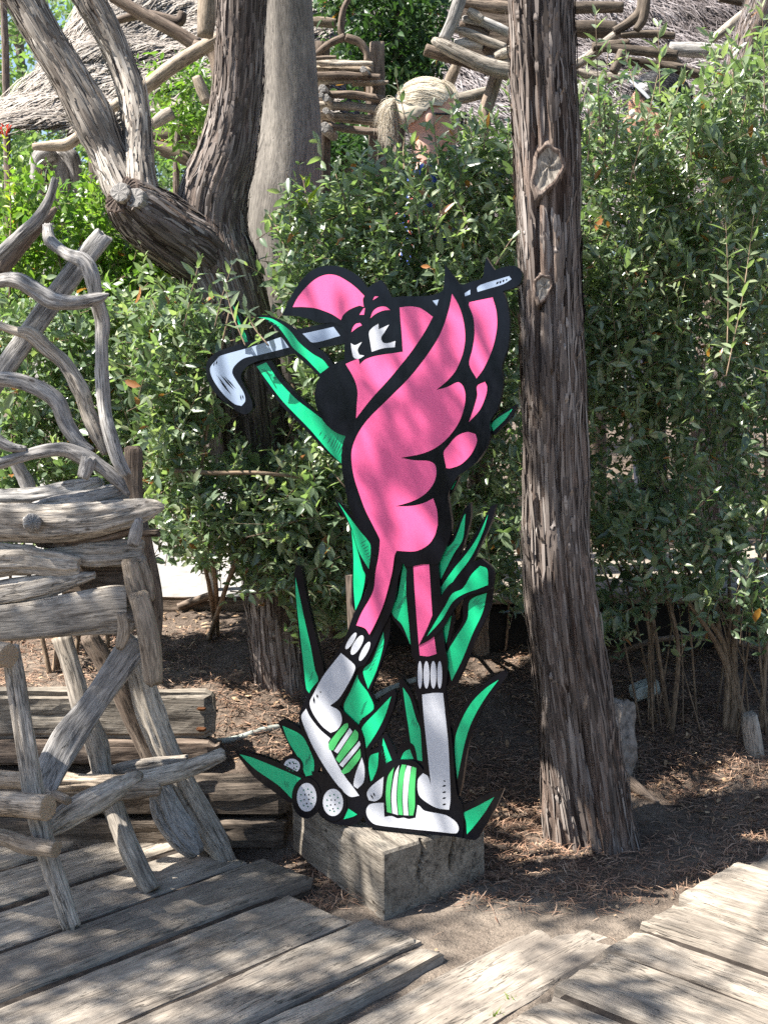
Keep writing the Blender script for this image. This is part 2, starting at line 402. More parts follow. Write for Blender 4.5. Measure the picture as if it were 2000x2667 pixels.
def box_data(dx, dy, dz, nx, ny, nz, er=.004, amp=.004, seed=0, erode=.0):
    """rounded, weathered beam along x, centred; returns V, F, gc with grain along local x"""
    def axis(n): return np.linspace(-.5, .5, n + 1)
    bm = bmesh.new()
    idx = {}
    V = []
    def vid(i, j, k):
        if (i, j, k) not in idx: idx[(i, j, k)] = len(V); V.append((i / nx - .5, j / ny - .5, k / nz - .5))
        return idx[(i, j, k)]
    F = []
    for i in range(nx):
        for j in range(ny):
            F.append([vid(i, j, nz), vid(i + 1, j, nz), vid(i + 1, j + 1, nz), vid(i, j + 1, nz)])
            F.append([vid(i, j + 1, 0), vid(i + 1, j + 1, 0), vid(i + 1, j, 0), vid(i, j, 0)])
        for k in range(nz):
            F.append([vid(i, 0, k), vid(i + 1, 0, k), vid(i + 1, 0, k + 1), vid(i, 0, k + 1)])
            F.append([vid(i, ny, k + 1), vid(i + 1, ny, k + 1), vid(i + 1, ny, k), vid(i, ny, k)])
    for j in range(ny):
        for k in range(nz):
            F.append([vid(0, j, k + 1), vid(0, j + 1, k + 1), vid(0, j + 1, k), vid(0, j, k)])
            F.append([vid(nx, j, k), vid(nx, j + 1, k), vid(nx, j + 1, k + 1), vid(nx, j, k + 1)])
    bm.free()
    V = np.array(V); D = np.array([dx, dy, dz]); P = V * D
    # round the long edges
    ey = np.abs(V[:, 1]) > .499; ez = np.abs(V[:, 2]) > .499; ex = np.abs(V[:, 0]) > .499
    both = (ey & ez) | (ex & ez) | (ex & ey)
    P = P - np.sign(V) * er * both[:, None]
    o = np.array([seed * 2.3 % 53, seed * 5.1 % 47, seed * .7 % 31])
    nz_ = fbm(P * np.array([3, 14, 14]) + o, 3, seed)
    n2 = fbm(P * np.array([9, 40, 40]) + o, 2, seed + 5)
    dirs = norm(np.sign(V) * np.stack([ex, ey, ez], -1) + 1e-6)
    P = P + dirs * (amp * (nz_ * .9 + n2 * .6) - erode * both * np.clip(nz_ + .3, 0, 1))[:, None]
    G = np.stack([P[:, 1], P[:, 2], P[:, 0]], -1) + o
    return P, F, G
def beam(name, c, ux, uz, dims, mat, parent=None, n=(30, 6, 3), **kw):
    """beam centred at c, long axis ux, up axis uz"""
    SEED[0] += 1; kw.setdefault('seed', SEED[0])
    P, F, G = box_data(*dims, *n, **kw)
    ux = norm(np.array(ux, float)); uz = np.array(uz, float); uy = norm(np.cross(uz, ux)); uz = np.cross(ux, uy)
    V = np.asarray(c) + P[:, :1] * ux + P[:, 1:2] * uy + P[:, 2:] * uz
    return mk(name, V, F, M[mat], parent, gc=G, smooth=False)

# ------------------------------------------------------------------ the ground
def gh(x, y):
    x = np.asarray(x, float); y = np.asarray(y, float)
    Rp = np.interp(y, [0, 3.1, 3.45, 3.9, 4.4, 5, 6, 8, 12, 40, 200], [-.03, -.022, -.004, .012, .17, .36, .46, .52, .6, .7, .8])
    Lp = np.interp(y, [0, 3.78, 3.82, 3.92, 4.07, 4.35, 5, 6, 8, 12, 40, 200], [-.075, -.075, .02, .15, .20, .335, .42, .47, .52, .6, .7, .8])
    w = sstep(-.42, -.02, x)
    pn = -.726 * x + .688 * y; under = sstep(1.66, 1.58, pn) * (1 - sstep(3.45, 3.6, y)) * sstep(.15, .4, x)     # hollow under the right boardwalk
    return Lp * (1 - w) + Rp * w - .09 * under
def ghn(x, y):
    p = np.stack([x, y, np.zeros_like(x)], -1)
    near = np.exp(-((y - 4) / 6.0) ** 2)
    return gh(x, y) + (.020 * fbm(p * 2.6, 3, 3) + .008 * fbm(p * 14, 3, 4)) * near * (.35 + .65 * sstep(2.9, 3.4, y))
def gp(px, py):
    d = ray(px, py); t = np.linspace(2.0, 9.0, 2000)
    X, Y, Z = d[0] * t, d[1] * t, HC + d[2] * t
    k = np.argmax(Z < gh(X, Y)); return np.array([X[k], Y[k], float(gh(X[k], Y[k]))])
xs = np.unique(np.concatenate([np.linspace(-120, -4, 14), np.linspace(-4, -1.7, 24), np.linspace(-1.7, 2.0, 190), np.linspace(2.0, 4.5, 24), np.linspace(4.5, 120, 14)]))
ys = np.unique(np.concatenate([np.linspace(-60, 1.5, 12), np.linspace(1.5, 2.6, 12), np.linspace(2.6, 5.6, 170), np.linspace(5.6, 9, 40), np.linspace(9, 200, 16)]))
gx, gy = np.meshgrid(xs, ys); gzv = ghn(gx, gy)
V = np.stack([gx, gy, gzv], -1).reshape(-1, 3); nx = len(xs)
ii, jj = np.meshgrid(np.arange(len(ys) - 1), np.arange(nx - 1), indexing='ij')
F = np.stack([ii * nx + jj, ii * nx + jj + 1, (ii + 1) * nx + jj + 1, (ii + 1) * nx + jj], -1).reshape(-1, 4)
tag(mk('ground', V, F, M['soil']), 'brown soil strewn with needles and dry leaves', kind='structure')

# needles, chips and dry leaves lying on the soil
def litter(name, n, xr, yr, L, Wd, mat, label, keep=None, lift=.002, curl=.15, zfun=None):
    x = R.uniform(*xr, n); y = R.uniform(*yr, n)
    if keep is not None:
        k = keep(x, y); x, y = x[k], y[k]; n = len(x)
    z = ghn(x, y) + lift + R.uniform(0, .006, n)
    a = R.uniform(0, 2 * np.pi, n); l = R.uniform(.5, 1, n) * L; w = R.uniform(.6, 1, n) * Wd
    tilt = R.normal(0, .22, n)
    d = np.stack([np.cos(a) * np.cos(tilt), np.sin(a) * np.cos(tilt), np.abs(np.sin(tilt))], -1); s_ = np.stack([-np.sin(a), np.cos(a), R.normal(0, .3, n)], -1)
    c = np.stack([x, y, z], -1); up = np.array([0, 0, 1.0])
    b = R.uniform(-1, 1, n)[:, None] * curl * l[:, None]
    p0, p1, p2 = c, c + d * l[:, None] * .5 + up * np.abs(b) * .6 + s_ * b * .5, c + d * l[:, None]
    wv = s_ * w[:, None] * .5
    Vv = np.stack([p0 - wv * .4, p0 + wv * .4, p1 - wv, p1 + wv, p2 - wv * .3, p2 + wv * .3], 1).reshape(-1, 3)
    k = np.arange(n)[:, None] * 6
    Ff = np.concatenate([k + np.array([0, 1, 3, 2]), k + np.array([2, 3, 5, 4])], 0)
    tn = np.repeat(R.beta(1.6, 1.8, n), 6)
    return tag(mk(name, Vv, Ff, M[mat], tint=tn, smooth=False), label, kind='stuff')
nz2 = lambda x, y, s, k: fbm(np.stack([x, y, 0 * x], -1) * s, 3, k)
soilmask = lambda x, y: (sstep(-.42, -.1, x) * (.18 + .82 * sstep(3.2, 3.45, y)) * sstep(2.95, 3.1, y) + sstep(3.98, 4.05, y)) * (.55 + .5 * nz2(x, y, 2.5, 21)) > R.uniform(.05, .85, len(x))
litter('pine_needles', 62000, (-1.6, 1.75), (3.1, 5.0), .055, .0032, 'needle_litter', 'reddish pine needles scattered over the soil', soilmask)
litter('wood_chips', 9000, (-1.6, 1.9), (2.9, 5.2), .016, .009, 'leaf_litter', 'small wood chips and crumbs of bark on the soil', soilmask, curl=.3)
litter('fallen_leaves', 2600, (-1.5, 1.9), (3.5, 5.6), .038, .016, 'leaf_litter', 'curled dry leaves lying on the soil', lambda x, y: soilmask(x, y) & (y > 3.9), curl=.5)

# ------------------------------------------------------------------ boardwalk in front
PD = norm(np.array([.688, .726, 0.0])); PN = np.array([-PD[1], PD[0], 0.0])       # along the boards, across them
def pdn(px, py, z=0.0):
    p = gz(px, py, z); return p @ PD, p @ PN
bw = empty('boardwalk', (-.4, 3.0, 0)); tag(bw, 'weathered grey planks of the boardwalk in the left foreground', kind='structure')
joints = [(45, 2249), (163, 2307), (330, 2357), (500, 2415), (741, 2475), (860, 2573), (1000, 2578)]
jo = [pdn(*p)[1] for p in joints]
jo = [jo[0] + .42, jo[0] + .21] + jo
ends = [(330, 2190), (420, 2195), (520, 2205), (640, 2232), (770, 2262), (912, 2385), (1075, 2435), (1150, 2480)]
for k in range(len(jo) - 1):
    a, b = jo[k], jo[k + 1]
    e = pdn(*ends[k])[0] if k < 8 else 3.0
    if k < 2: e = min(e, 2.1)
    w = (a - b); g = [.02, .02, .02, .024, .02, .009, .02, .022][k]
    s0 = .55; c = PD * (s0 + e) / 2 + PN * (a + b) / 2
    zt = [.0, .002, .0, -.004, .003, -.003, .004, .006][k]
    beam('plank', (c[0], c[1], zt - .03), PD, (0, 0, 1), (e - s0, w - g, .06), 'deck_wood', bw, n=(70, 12, 2), er=.006, amp=.0042, erode=.006)
# sunk, sandy board
sk = empty('sunken_board', (.2, 2.9, -.05)); 
a = pdn(1010, 2578)[1]; b = pdn(1434, 2572)[1]; e = pdn(1370, 2405)[0] + .13
tag(sk, 'sand-dusted board sunk between the two boardwalks', kind='structure')
c = PD * (.7 + e) / 2 + PN * (a + b) / 2
beam('plank', (c[0], c[1], -.037), PD, (0, 0, 1), (e - .7, a - b - .02, .05), 'deck_wood', sk, n=(60, 12, 2), er=.006, amp=.004, erode=.01)
# right boardwalk, boards run across
bw2 = empty('boardwalk', (1.0, 3.0, 0)); tag(bw2, 'sunlit thick planks of the boardwalk in the right foreground', kind='structure')
zR = .025
seams = [(1283, 2690), (1434, 2572), (1560, 2468), (1648, 2410), (1752, 2352), (1874, 2243)]
so = [pdn(x, y, zR)[0] for x, y in seams]; so = [so[0] - .42, so[0] - .2] + so
edge = [pdn(1283, 2667, zR)[1], pdn(1434, 2572, zR)[1], pdn(1434, 2572, zR)[1], pdn(1434, 2572, zR)[1] , pdn(1560, 2462, zR)[1], pdn(1655, 2405, zR)[1] - .004, pdn(1752, 2361, zR)[1]]
for k in range(len(so) - 1):
    a, b = so[k], so[k + 1]; e0 = edge[k] + [0, .01, -.01, .008, 0, 0, .012][k]; e1 = -2.3
    c = PD * (a + b) / 2 + PN * (e0 + e1) / 2
    z0 = zR + [0, .008, -.004, .006, -.006, .008, .026][k]
    beam('plank', (c[0], c[1], z0 - .04), -PN, (0, 0, 1), (e0 - e1, b - a - (.011 if k < 5 else .017), .085), 'deck_wood', bw2, n=(80, 14, 2), er=.007, amp=.006, erode=.007)
c = PD * (so[-1] + .16) + PN * (pdn(1955, 2243, zR)[1] - 1.0)
beam('plank', (c[0], c[1], zR - .035), -PN, (0, 0, 1), (2.0, .28, .08), 'deck_wood', bw2, n=(60, 10, 2), er=.007, amp=.006, erode=.007)

# dark dirt strips in the joints, standing in for shade the sunlit gaps lack
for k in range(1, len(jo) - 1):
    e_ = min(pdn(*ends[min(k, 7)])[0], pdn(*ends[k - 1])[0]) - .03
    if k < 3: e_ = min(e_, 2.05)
    c = PD * (.55 + e_) / 2 + PN * jo[k]; beam('joint_shade_dirt', (c[0], c[1], -.026), PD, (0, 0, 1), (e_ - .55, .034, .03), 'shade_dirt', bw, n=(60, 2, 1), er=.002, amp=.003)
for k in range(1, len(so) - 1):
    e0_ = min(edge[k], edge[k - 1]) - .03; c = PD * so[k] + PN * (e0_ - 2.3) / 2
    beam('joint_shade_dirt', (c[0], c[1], zR - .030), -PN, (0, 0, 1), (e0_ + 2.3, .040, .04), 'shade_dirt', bw2, n=(70, 2, 1), er=.002, amp=.004)

# ------------------------------------------------------------------ the timber block under the cutout
blk = empty('timber_block', gz(1000, 2300)); tag(blk, 'squared weathered timber block the pink cutout stands on', 'timber block')
F0, L0, R0 = gz(996, 2388), gz(760, 2196), gz(1262, 2292)
def block():
    nxx, nyy, nzz = 34, 64, 22
    P, F, G = box_data(1, 1, 1, nxx, nyy, nzz, er=0, amp=0)
    u, v, w = P[:, 0] + .5, P[:, 1] + .5, P[:, 2] + .5
    a, b = L0 - F0, R0 - F0; h = .176
    V = F0 + u[:, None] * a + v[:, None] * b; V[:, 2] = w * (h + .02) - .02
    D = np.stack([u * np.linalg.norm(a), v * np.linalg.norm(b), w * h], -1)
    cen = F0 + .5 * a + .5 * b; cen[2] = h / 2
    out = norm(V - cen)
    e = ((np.abs(u - .5) > .499).astype(int) + (np.abs(v - .5) > .499) + (np.abs(w - .5) > .499))
    n = fbm(D * 7 + 7, 2, 4); n2 = fbm(D * np.array([6, 45, 45]), 2, 9) * (u > .001)
    V = V + out * (.003 * n + .0022 * n2)[:, None] - out * ((e >= 2) * (.007 + .006 * np.clip(n, -.5, 1)))[:, None]
    # two drying cracks in the end face
    endf = u < .001
    for vc, wd in ((.36, .012), (.66, .010)):
        cr = np.exp(-((v - vc - .02 * np.sin(w * 9)) / wd) ** 2) * endf * sstep(.35, .6, w) ** .5
        V = V + cr[:, None] * norm(a) * .022
    G = np.stack([D[:, 1], D[:, 2], D[:, 0]], -1) + 3.3
    return mk('block', V, F, M['sleeper_wood'], blk, gc=G, smooth=False)
block()

# ------------------------------------------------------------------ sleepers and bolted beam behind the chair
def sleeper(name, label, x0, x1, Y, z0, z1, dep, mat='sleeper_wood', tilt=0.0, group=None, bolts=None):
    r = empty(name, ((x0 + x1) / 2, Y + dep / 2, z0)); tag(r, label, 'timber', group)
    beam('beam', ((x0 + x1) / 2, Y + dep / 2, (z0 + z1) / 2), (1, tilt, 0), (0, 0, 1), (x1 - x0, dep, z1 - z0), mat, r, n=(60, 8, 8), er=.008, amp=.006, erode=.012)
    return r
xe = at(757, 2100, 3.77)[0]
sleeper('edging_sleeper', 'upper dark sleeper edging the soil behind the driftwood bench', -2.6, xe, 3.78, .075, .162, .19, 'sleeper_dark')
sleeper('edging_sleeper', 'lower dark sleeper resting on the boards behind the driftwood bench', -2.6, xe - .012, 3.765, -.03, .070, .19, 'sleeper_dark')
xb = at(557, 1860, 4.0)[0]
zb0, zb1 = at(500, 1925, 4.0)[2], at(500, 1804, 4.0)[2]
bb = sleeper('bolted_beam', 'pale thick beam with two rusty bolt marks behind the bench', -2.4, xb, 4.00, zb0, zb1, .07, 'sleeper_wood')
for yy in (1846, 1899):
    p = at(525, yy, 3.995)
    beam('bolt', p, (1, 0, 0), (0, 0, 1), (.034, .010, .014), 'rust', bb, n=(4, 2, 2), er=.003, amp=.002)
sleeper('low_beam', 'split grey beam lying under the bolted beam', -2.4, at(568, 1950, 3.97)[0], 3.95, at(500, 1988, 3.97)[2], zb0 - .004, .10, 'driftwood_brown')

# ------------------------------------------------------------------ driftwood seat at the left edge
ch = empty('rustic_bench', gz(150, 2330)); tag(ch, 'rustic driftwood bench of logs, boards and twisting branches at the left edge', 'bench')
shY = lambda Y: Y - .115 if np.isscalar(Y) else [v - .115 for v in Y]
def cA(x, y): return .5878 * x, 1150 + .5878 * y, .5878
def cB(x, y): return .407 * x, 450 + .407 * y, .407
A = lambda n, pts, Y, mat='driftwood', **k: plog(n, pts, shY(Y), mat, ch, conv=cA, **{**k, **dict(nseg=44, cracks=5, ragged=0.0 if 'capmat' in k else .5, lump=k.get('lump', .1) * 1.25, groove=k.get('groove', .05) * 1.2)})
B = lambda n, pts, Y, mat='driftwood_grey', **k: plog(n, pts, shY(Y), mat, ch, conv=cB, **{**dict(nseg=36, lump=.17, groove=.08, cracks=4, ragged=.5), **k})
A('leg', [(45, 900, 40), (95, 1200, 44), (135, 1450, 46), (200, 1780, 48), (320, 2155, 46)], [3.42, 3.38, 3.35, 3.31, 3.27], nseg=20, lump=.09)
A('leg', [(275, 865, 46), (330, 1040, 44), (365, 1170, 46), (430, 1340, 56), (455, 1470, 48), (530, 1680, 46), (590, 1830, 48), (672, 1990, 44)], [3.72, 3.70, 3.68, 3.66, 3.64, 3.60, 3.56, 3.53], nseg=20, lump=.12, capmat='cut_wood')
A('leg', [(590, 880, 50), (650, 1130, 60), (740, 1370, 62), (830, 1540, 58), (930, 1720, 62), (1010, 1865, 36)], [3.76, 3.77, 3.78, 3.78, 3.78, 3.76], 'driftwood', nseg=20, lump=.14, groove=.1)
A('leg', [(780, 1530, 48), (850, 1690, 48), (925, 1840, 40)], [3.84, 3.82, 3.80], 'driftwood_brown', lump=.12)
A('leg', [(705, 1520, 52), (745, 1650, 62), (805, 1745, 62), (868, 1815, 42)], [3.72, 3.71, 3.70, 3.70], 'driftwood_grey', nseg=22, lump=.22, groove=.16, cap='round')
A('strut', [(395, 860, 40), (530, 1080, 46), (610, 1260, 46), (690, 1430, 44)], 3.86, 'driftwood_brown')
A('brace', [(612, 885, 62), (400, 1180, 62), (300, 1330, 74), (185, 1555, 62)], [3.58, 3.54, 3.52, 3.46], 'driftwood_grey', flat=.35, square=.6, lump=.10, nseg=24)
A('log', [(-260, 930, 52), (-60, 935, 52), (42, 950, 54)], [3.42, 3.36, 3.31], 'driftwood_tan', capmat='cut_wood', lump=.04, ref=(0, 0, 1))
A('log', [(-260, 1595, 54), (0, 1605, 56), (215, 1624, 56)], [3.36, 3.29, 3.22], 'driftwood_tan', capmat='cut_wood', nseg=22, lump=.05, ref=(0, 0, 1))
A('log', [(-260, 1720, 36), (0, 1752, 36), (120, 1788, 40), (252, 1806, 38)], [3.36, 3.3, 3.26, 3.22], 'driftwood_tan', capmat='cut_wood', nseg=18, lump=.09, ref=(0, 0, 1))
A('rail', [(205, 1722, 42), (330, 1640, 58), (480, 1560, 56), (600, 1490, 34), (620, 1478, 20)], [3.34, 3.38, 3.44, 3.50, 3.52], 'driftwood', nseg=20, lump=.14, groove=.1, cap='round')
A('rail', [(560, 1505, 36), (700, 1490, 42), (830, 1450, 42), (985, 1388, 30)], [3.58, 3.60, 3.64, 3.68], 'driftwood', lump=.12, cap='round')
A('rail', [(500, 1560, 34), (600, 1545, 36), (705, 1540, 30)], [3.46, 3.48, 3.50], 'driftwood_tan', lump=.1, cap='round')
A('rail', [(400, 1490, 30), (600, 1445, 36), (832, 1412, 26)], [3.70, 3.71, 3.72], 'driftwood', lump=.1)
A('rail', [(-160, 1490, 36), (200, 1505, 40), (520, 1508, 34), (600, 1478, 14)], [3.62, 3.60, 3.58, 3.56], 'driftwood_tan', lump=.12, cap='round')
A('peg', [(248, 1568, 26), (302, 1592, 22)], [3.34, 3.30], 'driftwood_tan', lump=.1, cap='round')
A('post', [(592, 38, 40), (596, 250, 40), (640, 470, 42), (680, 700, 42), (680, 870, 38)], 3.84, 'driftwood_brown', flat=.45, square=.5, lump=.04, nseg=20, cap='round')
A('board', [(-160, 250, 36), (150, 238, 38), (330, 212, 36), (450, 185, 28)], 3.66, 'driftwood_grey', nseg=22, lump=.16, groove=.14)
A('board', [(150, 285, 18), (260, 270, 40), (400, 262, 46), (520, 235, 48), (562, 225, 30)], 3.60, 'driftwood_grey', nseg=22, lump=.2, groove=.2)
A('board', [(-160, 350, 76), (100, 352, 84), (250, 358, 84), (420, 345, 80), (600, 312, 62), (690, 292, 34), (728, 290, 12)], 3.55, 'driftwood', nseg=32, lump=.13, groove=.14, flat=.6, nlen=70)
A('knot', [(145, 358, 42), (146, 358, 40)], [3.53, 3.49], 'driftwood_grey', nseg=18, lump=.1, ref=(0, 0, 1), cap='round', nlen=6)
A('board', [(165, 455, 14), (300, 440, 34), (450, 422, 34), (600, 385, 22)], 3.59, 'driftwood_brown', lump=.16, groove=.14)
A('board', [(-160, 520, 66), (60, 520, 68), (150, 525, 64), (165, 530, 56), (280, 545, 54), (352, 548, 34)], 3.55, 'driftwood', nseg=28, lump=.16, groove=.2, flat=.55, square=.3)
A('board', [(170, 505, 22), (330, 500, 42), (420, 505, 52), (610, 492, 50), (632, 490, 42)], 3.58, 'driftwood', nseg=26, lump=.14, groove=.14, flat=.6, square=.25)
A('board', [(-160, 700, 62), (100, 660, 58), (280, 622, 42), (420, 592, 16)], 3.55, 'driftwood', nseg=26, lump=.13, groove=.15, flat=.55)
A('board', [(-160, 815, 78), (100, 795, 84), (300, 768, 94), (500, 745, 108), (600, 742, 100)], 3.53, 'driftwood', nseg=32, lump=.05, groove=.04, flat=.4, square=.55, nlen=60)
A('board', [(300, 610, 70), (450, 605, 70), (600, 600, 70)], 3.64, 'driftwood_brown', flat=.25, square=.7, lump=.03)
A('upright', [(575, 535, 34), (600, 640, 40), (625, 740, 36)], 3.50, 'driftwood_tan', lump=.12, cap='round')
A('upright', [(615, 685, 44), (650, 830, 50), (672, 950, 44), (680, 1065, 38)], 3.47, 'driftwood_tan', nseg=20, lump=.11, cap='round')
A('upright', [(628, 530, 20), (655, 610, 24), (672, 700, 16)], 3.52, 'driftwood_tan', lump=.1, cap='round')
A('wedge', [(538, 765, 20), (548, 840, 28), (530, 915, 20)], 3.46, 'driftwood_tan', lump=.15, flat=.6, cap='round')
A('peg', [(618, 345, 18), (605, 400, 28), (592, 455, 26)], 3.48, 'driftwood_grey', lump=.12, cap='round')
A('peg', [(630, 405, 18), (705, 405, 18)], 3.80, 'driftwood_brown', lump=.1)
B('branch', [(358, 35, 24), (312, 180, 30), (230, 310, 36), (130, 400, 36), (30, 490, 36), (-90, 600, 36)], 3.60, capmat='cut_wood')
B('branch', [(362, 225, 14), (300, 290, 34), (240, 350, 42), (130, 480, 42), (20, 620, 42), (-90, 740, 40)], 3.70, 'driftwood_brown')
B('beam', [(668, 398, 60), (400, 735, 66), (200, 1010, 66), (20, 1270, 66), (-120, 1470, 66)], 3.72, flat=.6, square=.4, lump=.05, groove=.08, nseg=24)
B('branch', [(308, 335, 26), (330, 440, 40), (430, 520, 40), (535, 560, 46), (590, 650, 46), (615, 790, 40), (655, 950, 48), (652, 1100, 42), (655, 1300, 46), (672, 1500, 42), (700, 1650, 42), (755, 1830, 40), (808, 1935, 30)], [3.66, 3.64, 3.60, 3.56, 3.55, 3.57, 3.60, 3.60, 3.60, 3.60, 3.58, 3.56, 3.56], nlen=110)
B('branch', [(-90, 720, 40), (40, 685, 42), (130, 695, 50), (230, 755, 50), (340, 815, 52), (480, 832, 44), (600, 812, 38), (660, 795, 26), (700, 775, 5)], [3.6, 3.58, 3.56, 3.55, 3.54, 3.52, 3.50, 3.50, 3.50], nlen=90)
B('branch', [(-90, 940, 24), (90, 1010, 28), (200, 1030, 46), (300, 1120, 46), (420, 1230, 46), (515, 1380, 52), (560, 1520, 46), (620, 1650, 54), (690, 1790, 36)], 3.63, 'driftwood', nlen=90)
B('branch', [(-90, 1310, 46), (100, 1325, 46), (230, 1370, 50), (360, 1460, 50), (420, 1600, 46), (500, 1720, 42), (590, 1780, 26)], 3.60, nlen=80)
B('branch', [(-90, 1890, 36), (120, 1820, 36), (280, 1780, 40), (420, 1770, 44), (540, 1815, 54), (650, 1880, 42), (750, 1965, 40), (828, 2065, 14)], 3.56, nlen=80)
B('branch', [(575, 1820, 48), (560, 1880, 46), (535, 1950, 34)], 3.54, lump=.25)
B('branch', [(-90, 1660, 36), (60, 1750, 32), (170, 1768, 16)], 3.55)
B('branch', [(90, 1830, 40), (160, 1960, 46), (200, 2050, 40)], 3.68)

# ------------------------------------------------------------------ the painted cutout
CO0 = gz(1000, 2160, .176)
YAW, LEAN = math.radians(20), math.radians(3.0)
cn = np.array([-math.sin(YAW) * math.cos(LEAN), -math.cos(YAW) * math.cos(LEAN), math.sin(LEAN)])      # faces the viewer
cut = empty('flamingo_cutout', CO0)
tag(cut, 'painted plywood cutout of a pink bird golfer with black outlines and green grass', 'cutout')
def onpl(px, py, off=0.0):
    d = ray(px, py); o = np.array([0, 0, HC]); t = ((CO0 - o) @ cn) / (d @ cn)
    return o + d * t + cn * off
def c1(x, y): return 500 + x * .54249, 640 + y * .54249
def c2(x, y): return 600 + x * .45208, 1300 + y * .45208
def smooth_poly(pts, steps=5, corner=62):
    P = np.array(pts, float); n = len(P); out = []
    d = np.roll(P, -1, 0) - P; ang = np.degrees(np.arctan2(d[:, 1], d[:, 0]))
    turn = np.abs((ang - np.roll(ang, 1) + 180) % 360 - 180); sharp = turn > corner
    for i in range(n):
        p0, p1, p2, p3 = P[i - 1], P[i], P[(i + 1) % n], P[(i + 2) % n]
        if sharp[i]: p0 = 2 * p1 - p2
        if sharp[(i + 1) % n]: p3 = 2 * p2 - p1
        L = np.linalg.norm(p2 - p1)
        m1 = (p2 - p0) / 2; m2 = (p3 - p1) / 2
        for m in (m1, m2):
            k = np.linalg.norm(m)
            if k > L: m *= L / k
        for s_ in range(steps):
            t = s_ / steps; t2, t3 = t * t, t ** 3
            out.append((2 * t3 - 3 * t2 + 1) * p1 + (t3 - 2 * t2 + t) * m1 + (-2 * t3 + 3 * t2) * p2 + (t3 - t2) * m2)
    return np.array(out)
def prism(V, F, MI, pts, z0, z1, mi, side_mi=None):
    Q = smooth_poly(pts); n = len(Q); b = len(V)
    area = .5 * np.sum(Q[:, 0] * np.roll(Q[:, 1], -1) - np.roll(Q[:, 0], -1) * Q[:, 1])
    if area > 0: Q = Q[::-1]
    for q in Q: V.append(onpl(q[0], q[1], z1))
    for q in Q: V.append(onpl(q[0], q[1], z1) - cn * (z1 - z0))
    F.append(list(range(b, b + n))); MI.append(mi)
    F.append(list(range(b + 2 * n - 1, b + n - 1, -1))); MI.append(side_mi if side_mi is not None else mi)
    for i in range(n):
        j = (i + 1) % n; F.append([b + i, b + n + i, b + n + j, b + j]); MI.append(side_mi if side_mi is not None else mi)
TH = .018
def piece(name, cv, outline, paints, layer, parent=cut, label=None, strokes=()):
    """a sawn board with its outline painted black and the coloured fields on it; layer orders overlaps by fractions of a millimetre"""
    V, F, MI = [], [], []; mats = ['paint_black']; z = layer * .0007
    if outline is not None: prism(V, F, MI, [cv(*p) for p in outline], z - TH, z, 0)
    for mat, poly in paints:
        if mat not in mats: mats.append(mat)
        prism(V, F, MI, [cv(*p) for p in poly], z - .0004, z + .0004, mats.index(mat), 0)
    for x0, y0, x1, y1, w, mat in strokes:
        if mat not in mats: mats.append(mat)
        dx, dy = x1 - x0, y1 - y0; l = math.hypot(dx, dy); nx_, ny_ = -dy / l * w, dx / l * w
        mx, my = (x0 + x1) / 2, (y0 + y1) / 2
        prism(V, F, MI, [cv(*p) for p in ((x0, y0), (mx + nx_, my + ny_), (x1, y1), (mx - nx_, my - ny_))], z, z + .0007, mats.index(mat), mats.index(mat))
    o = mk(name, np.array(V), F, [M[m] for m in mats], parent, smooth=False, midx=MI)
    if label: o['label'] = label
    return o
def ell(cx, cy, rx, ry, a=0, n=14):
    a = math.radians(a); return [(cx + rx * math.cos(t) * math.cos(a) - ry * math.sin(t) * math.sin(a), cy + rx * math.cos(t) * math.sin(a) + ry * math.sin(t) * math.cos(a)) for t in [2 * math.pi * k / n for k in range(n)]]
def hatch(x0, y0, x1, y1, n, dx, dy, w=2.2, mat='paint_dark_green'):
    out = []
    for k in range(n):
        t = (k + .5) / n; f = .55 + .45 * random.random()
        x, y = x0 + (x1 - x0) * t, y0 + (y1 - y0) * t; out.append((x, y, x + dx * f, y + dy * f, w, mat))
    return out
G, PK, WH, ST, LM = 'paint_green', 'paint_pink', 'paint_white', 'paint_steel', 'paint_lime'
# --- grass behind the bird
piece('grass_blade', c1, [(190, 258), (203, 248), (245, 360), (288, 462), (258, 474), (230, 400)], [(G, [(199, 285), (226, 350), (255, 420), (272, 465), (257, 468), (234, 410)])], 0)
piece('grass_blade', c1, [(298, 562), (375, 540), (445, 645), (535, 740), (645, 835), (765, 910), (738, 1066), (640, 984), (537, 874), (426, 762), (346, 650)], [(G, [(312, 580), (358, 560), (420, 650), (500, 735), (580, 797), (660, 858), (748, 925), (728, 1055), (660, 990), (570, 885), (440, 750), (370, 660)])], 1,
      strokes=hatch(325, 590, 390, 640, 6, 50, 10) + hatch(660, 965, 735, 1040, 8, 40, -90) + hatch(600, 905, 660, 960, 3, 25, -40))
piece('grass_blade', c1, [(1425, 868), (1470, 812), (1562, 760), (1532, 822), (1452, 908), (1436, 900)], [(G, [(1440, 855), (1475, 822), (1538, 784), (1507, 830), (1446, 890)])], 2)
piece('grass_blade', c1, [(1205, 1215), (1218, 1130), (1285, 1105), (1256, 1172), (1226, 1210)], [(G, [(1219, 1182), (1226, 1140), (1272, 1124), (1250, 1168), (1224, 1196)])], 3)
piece('grass_blade', c2, [(370, 425), (384, 380), (411, 385), (442, 560), (492, 780), (545, 1020), (505, 1095), (455, 1155), (428, 1100), (408, 920), (388, 700), (373, 500)], [(G, [(378, 448), (402, 560), (432, 700), (466, 850), (490, 980), (508, 1045), (460, 1120), (440, 1090), (424, 950), (400, 740), (381, 560)])], 4, strokes=hatch(450, 1060, 470, 1000, 3, 25, -30))
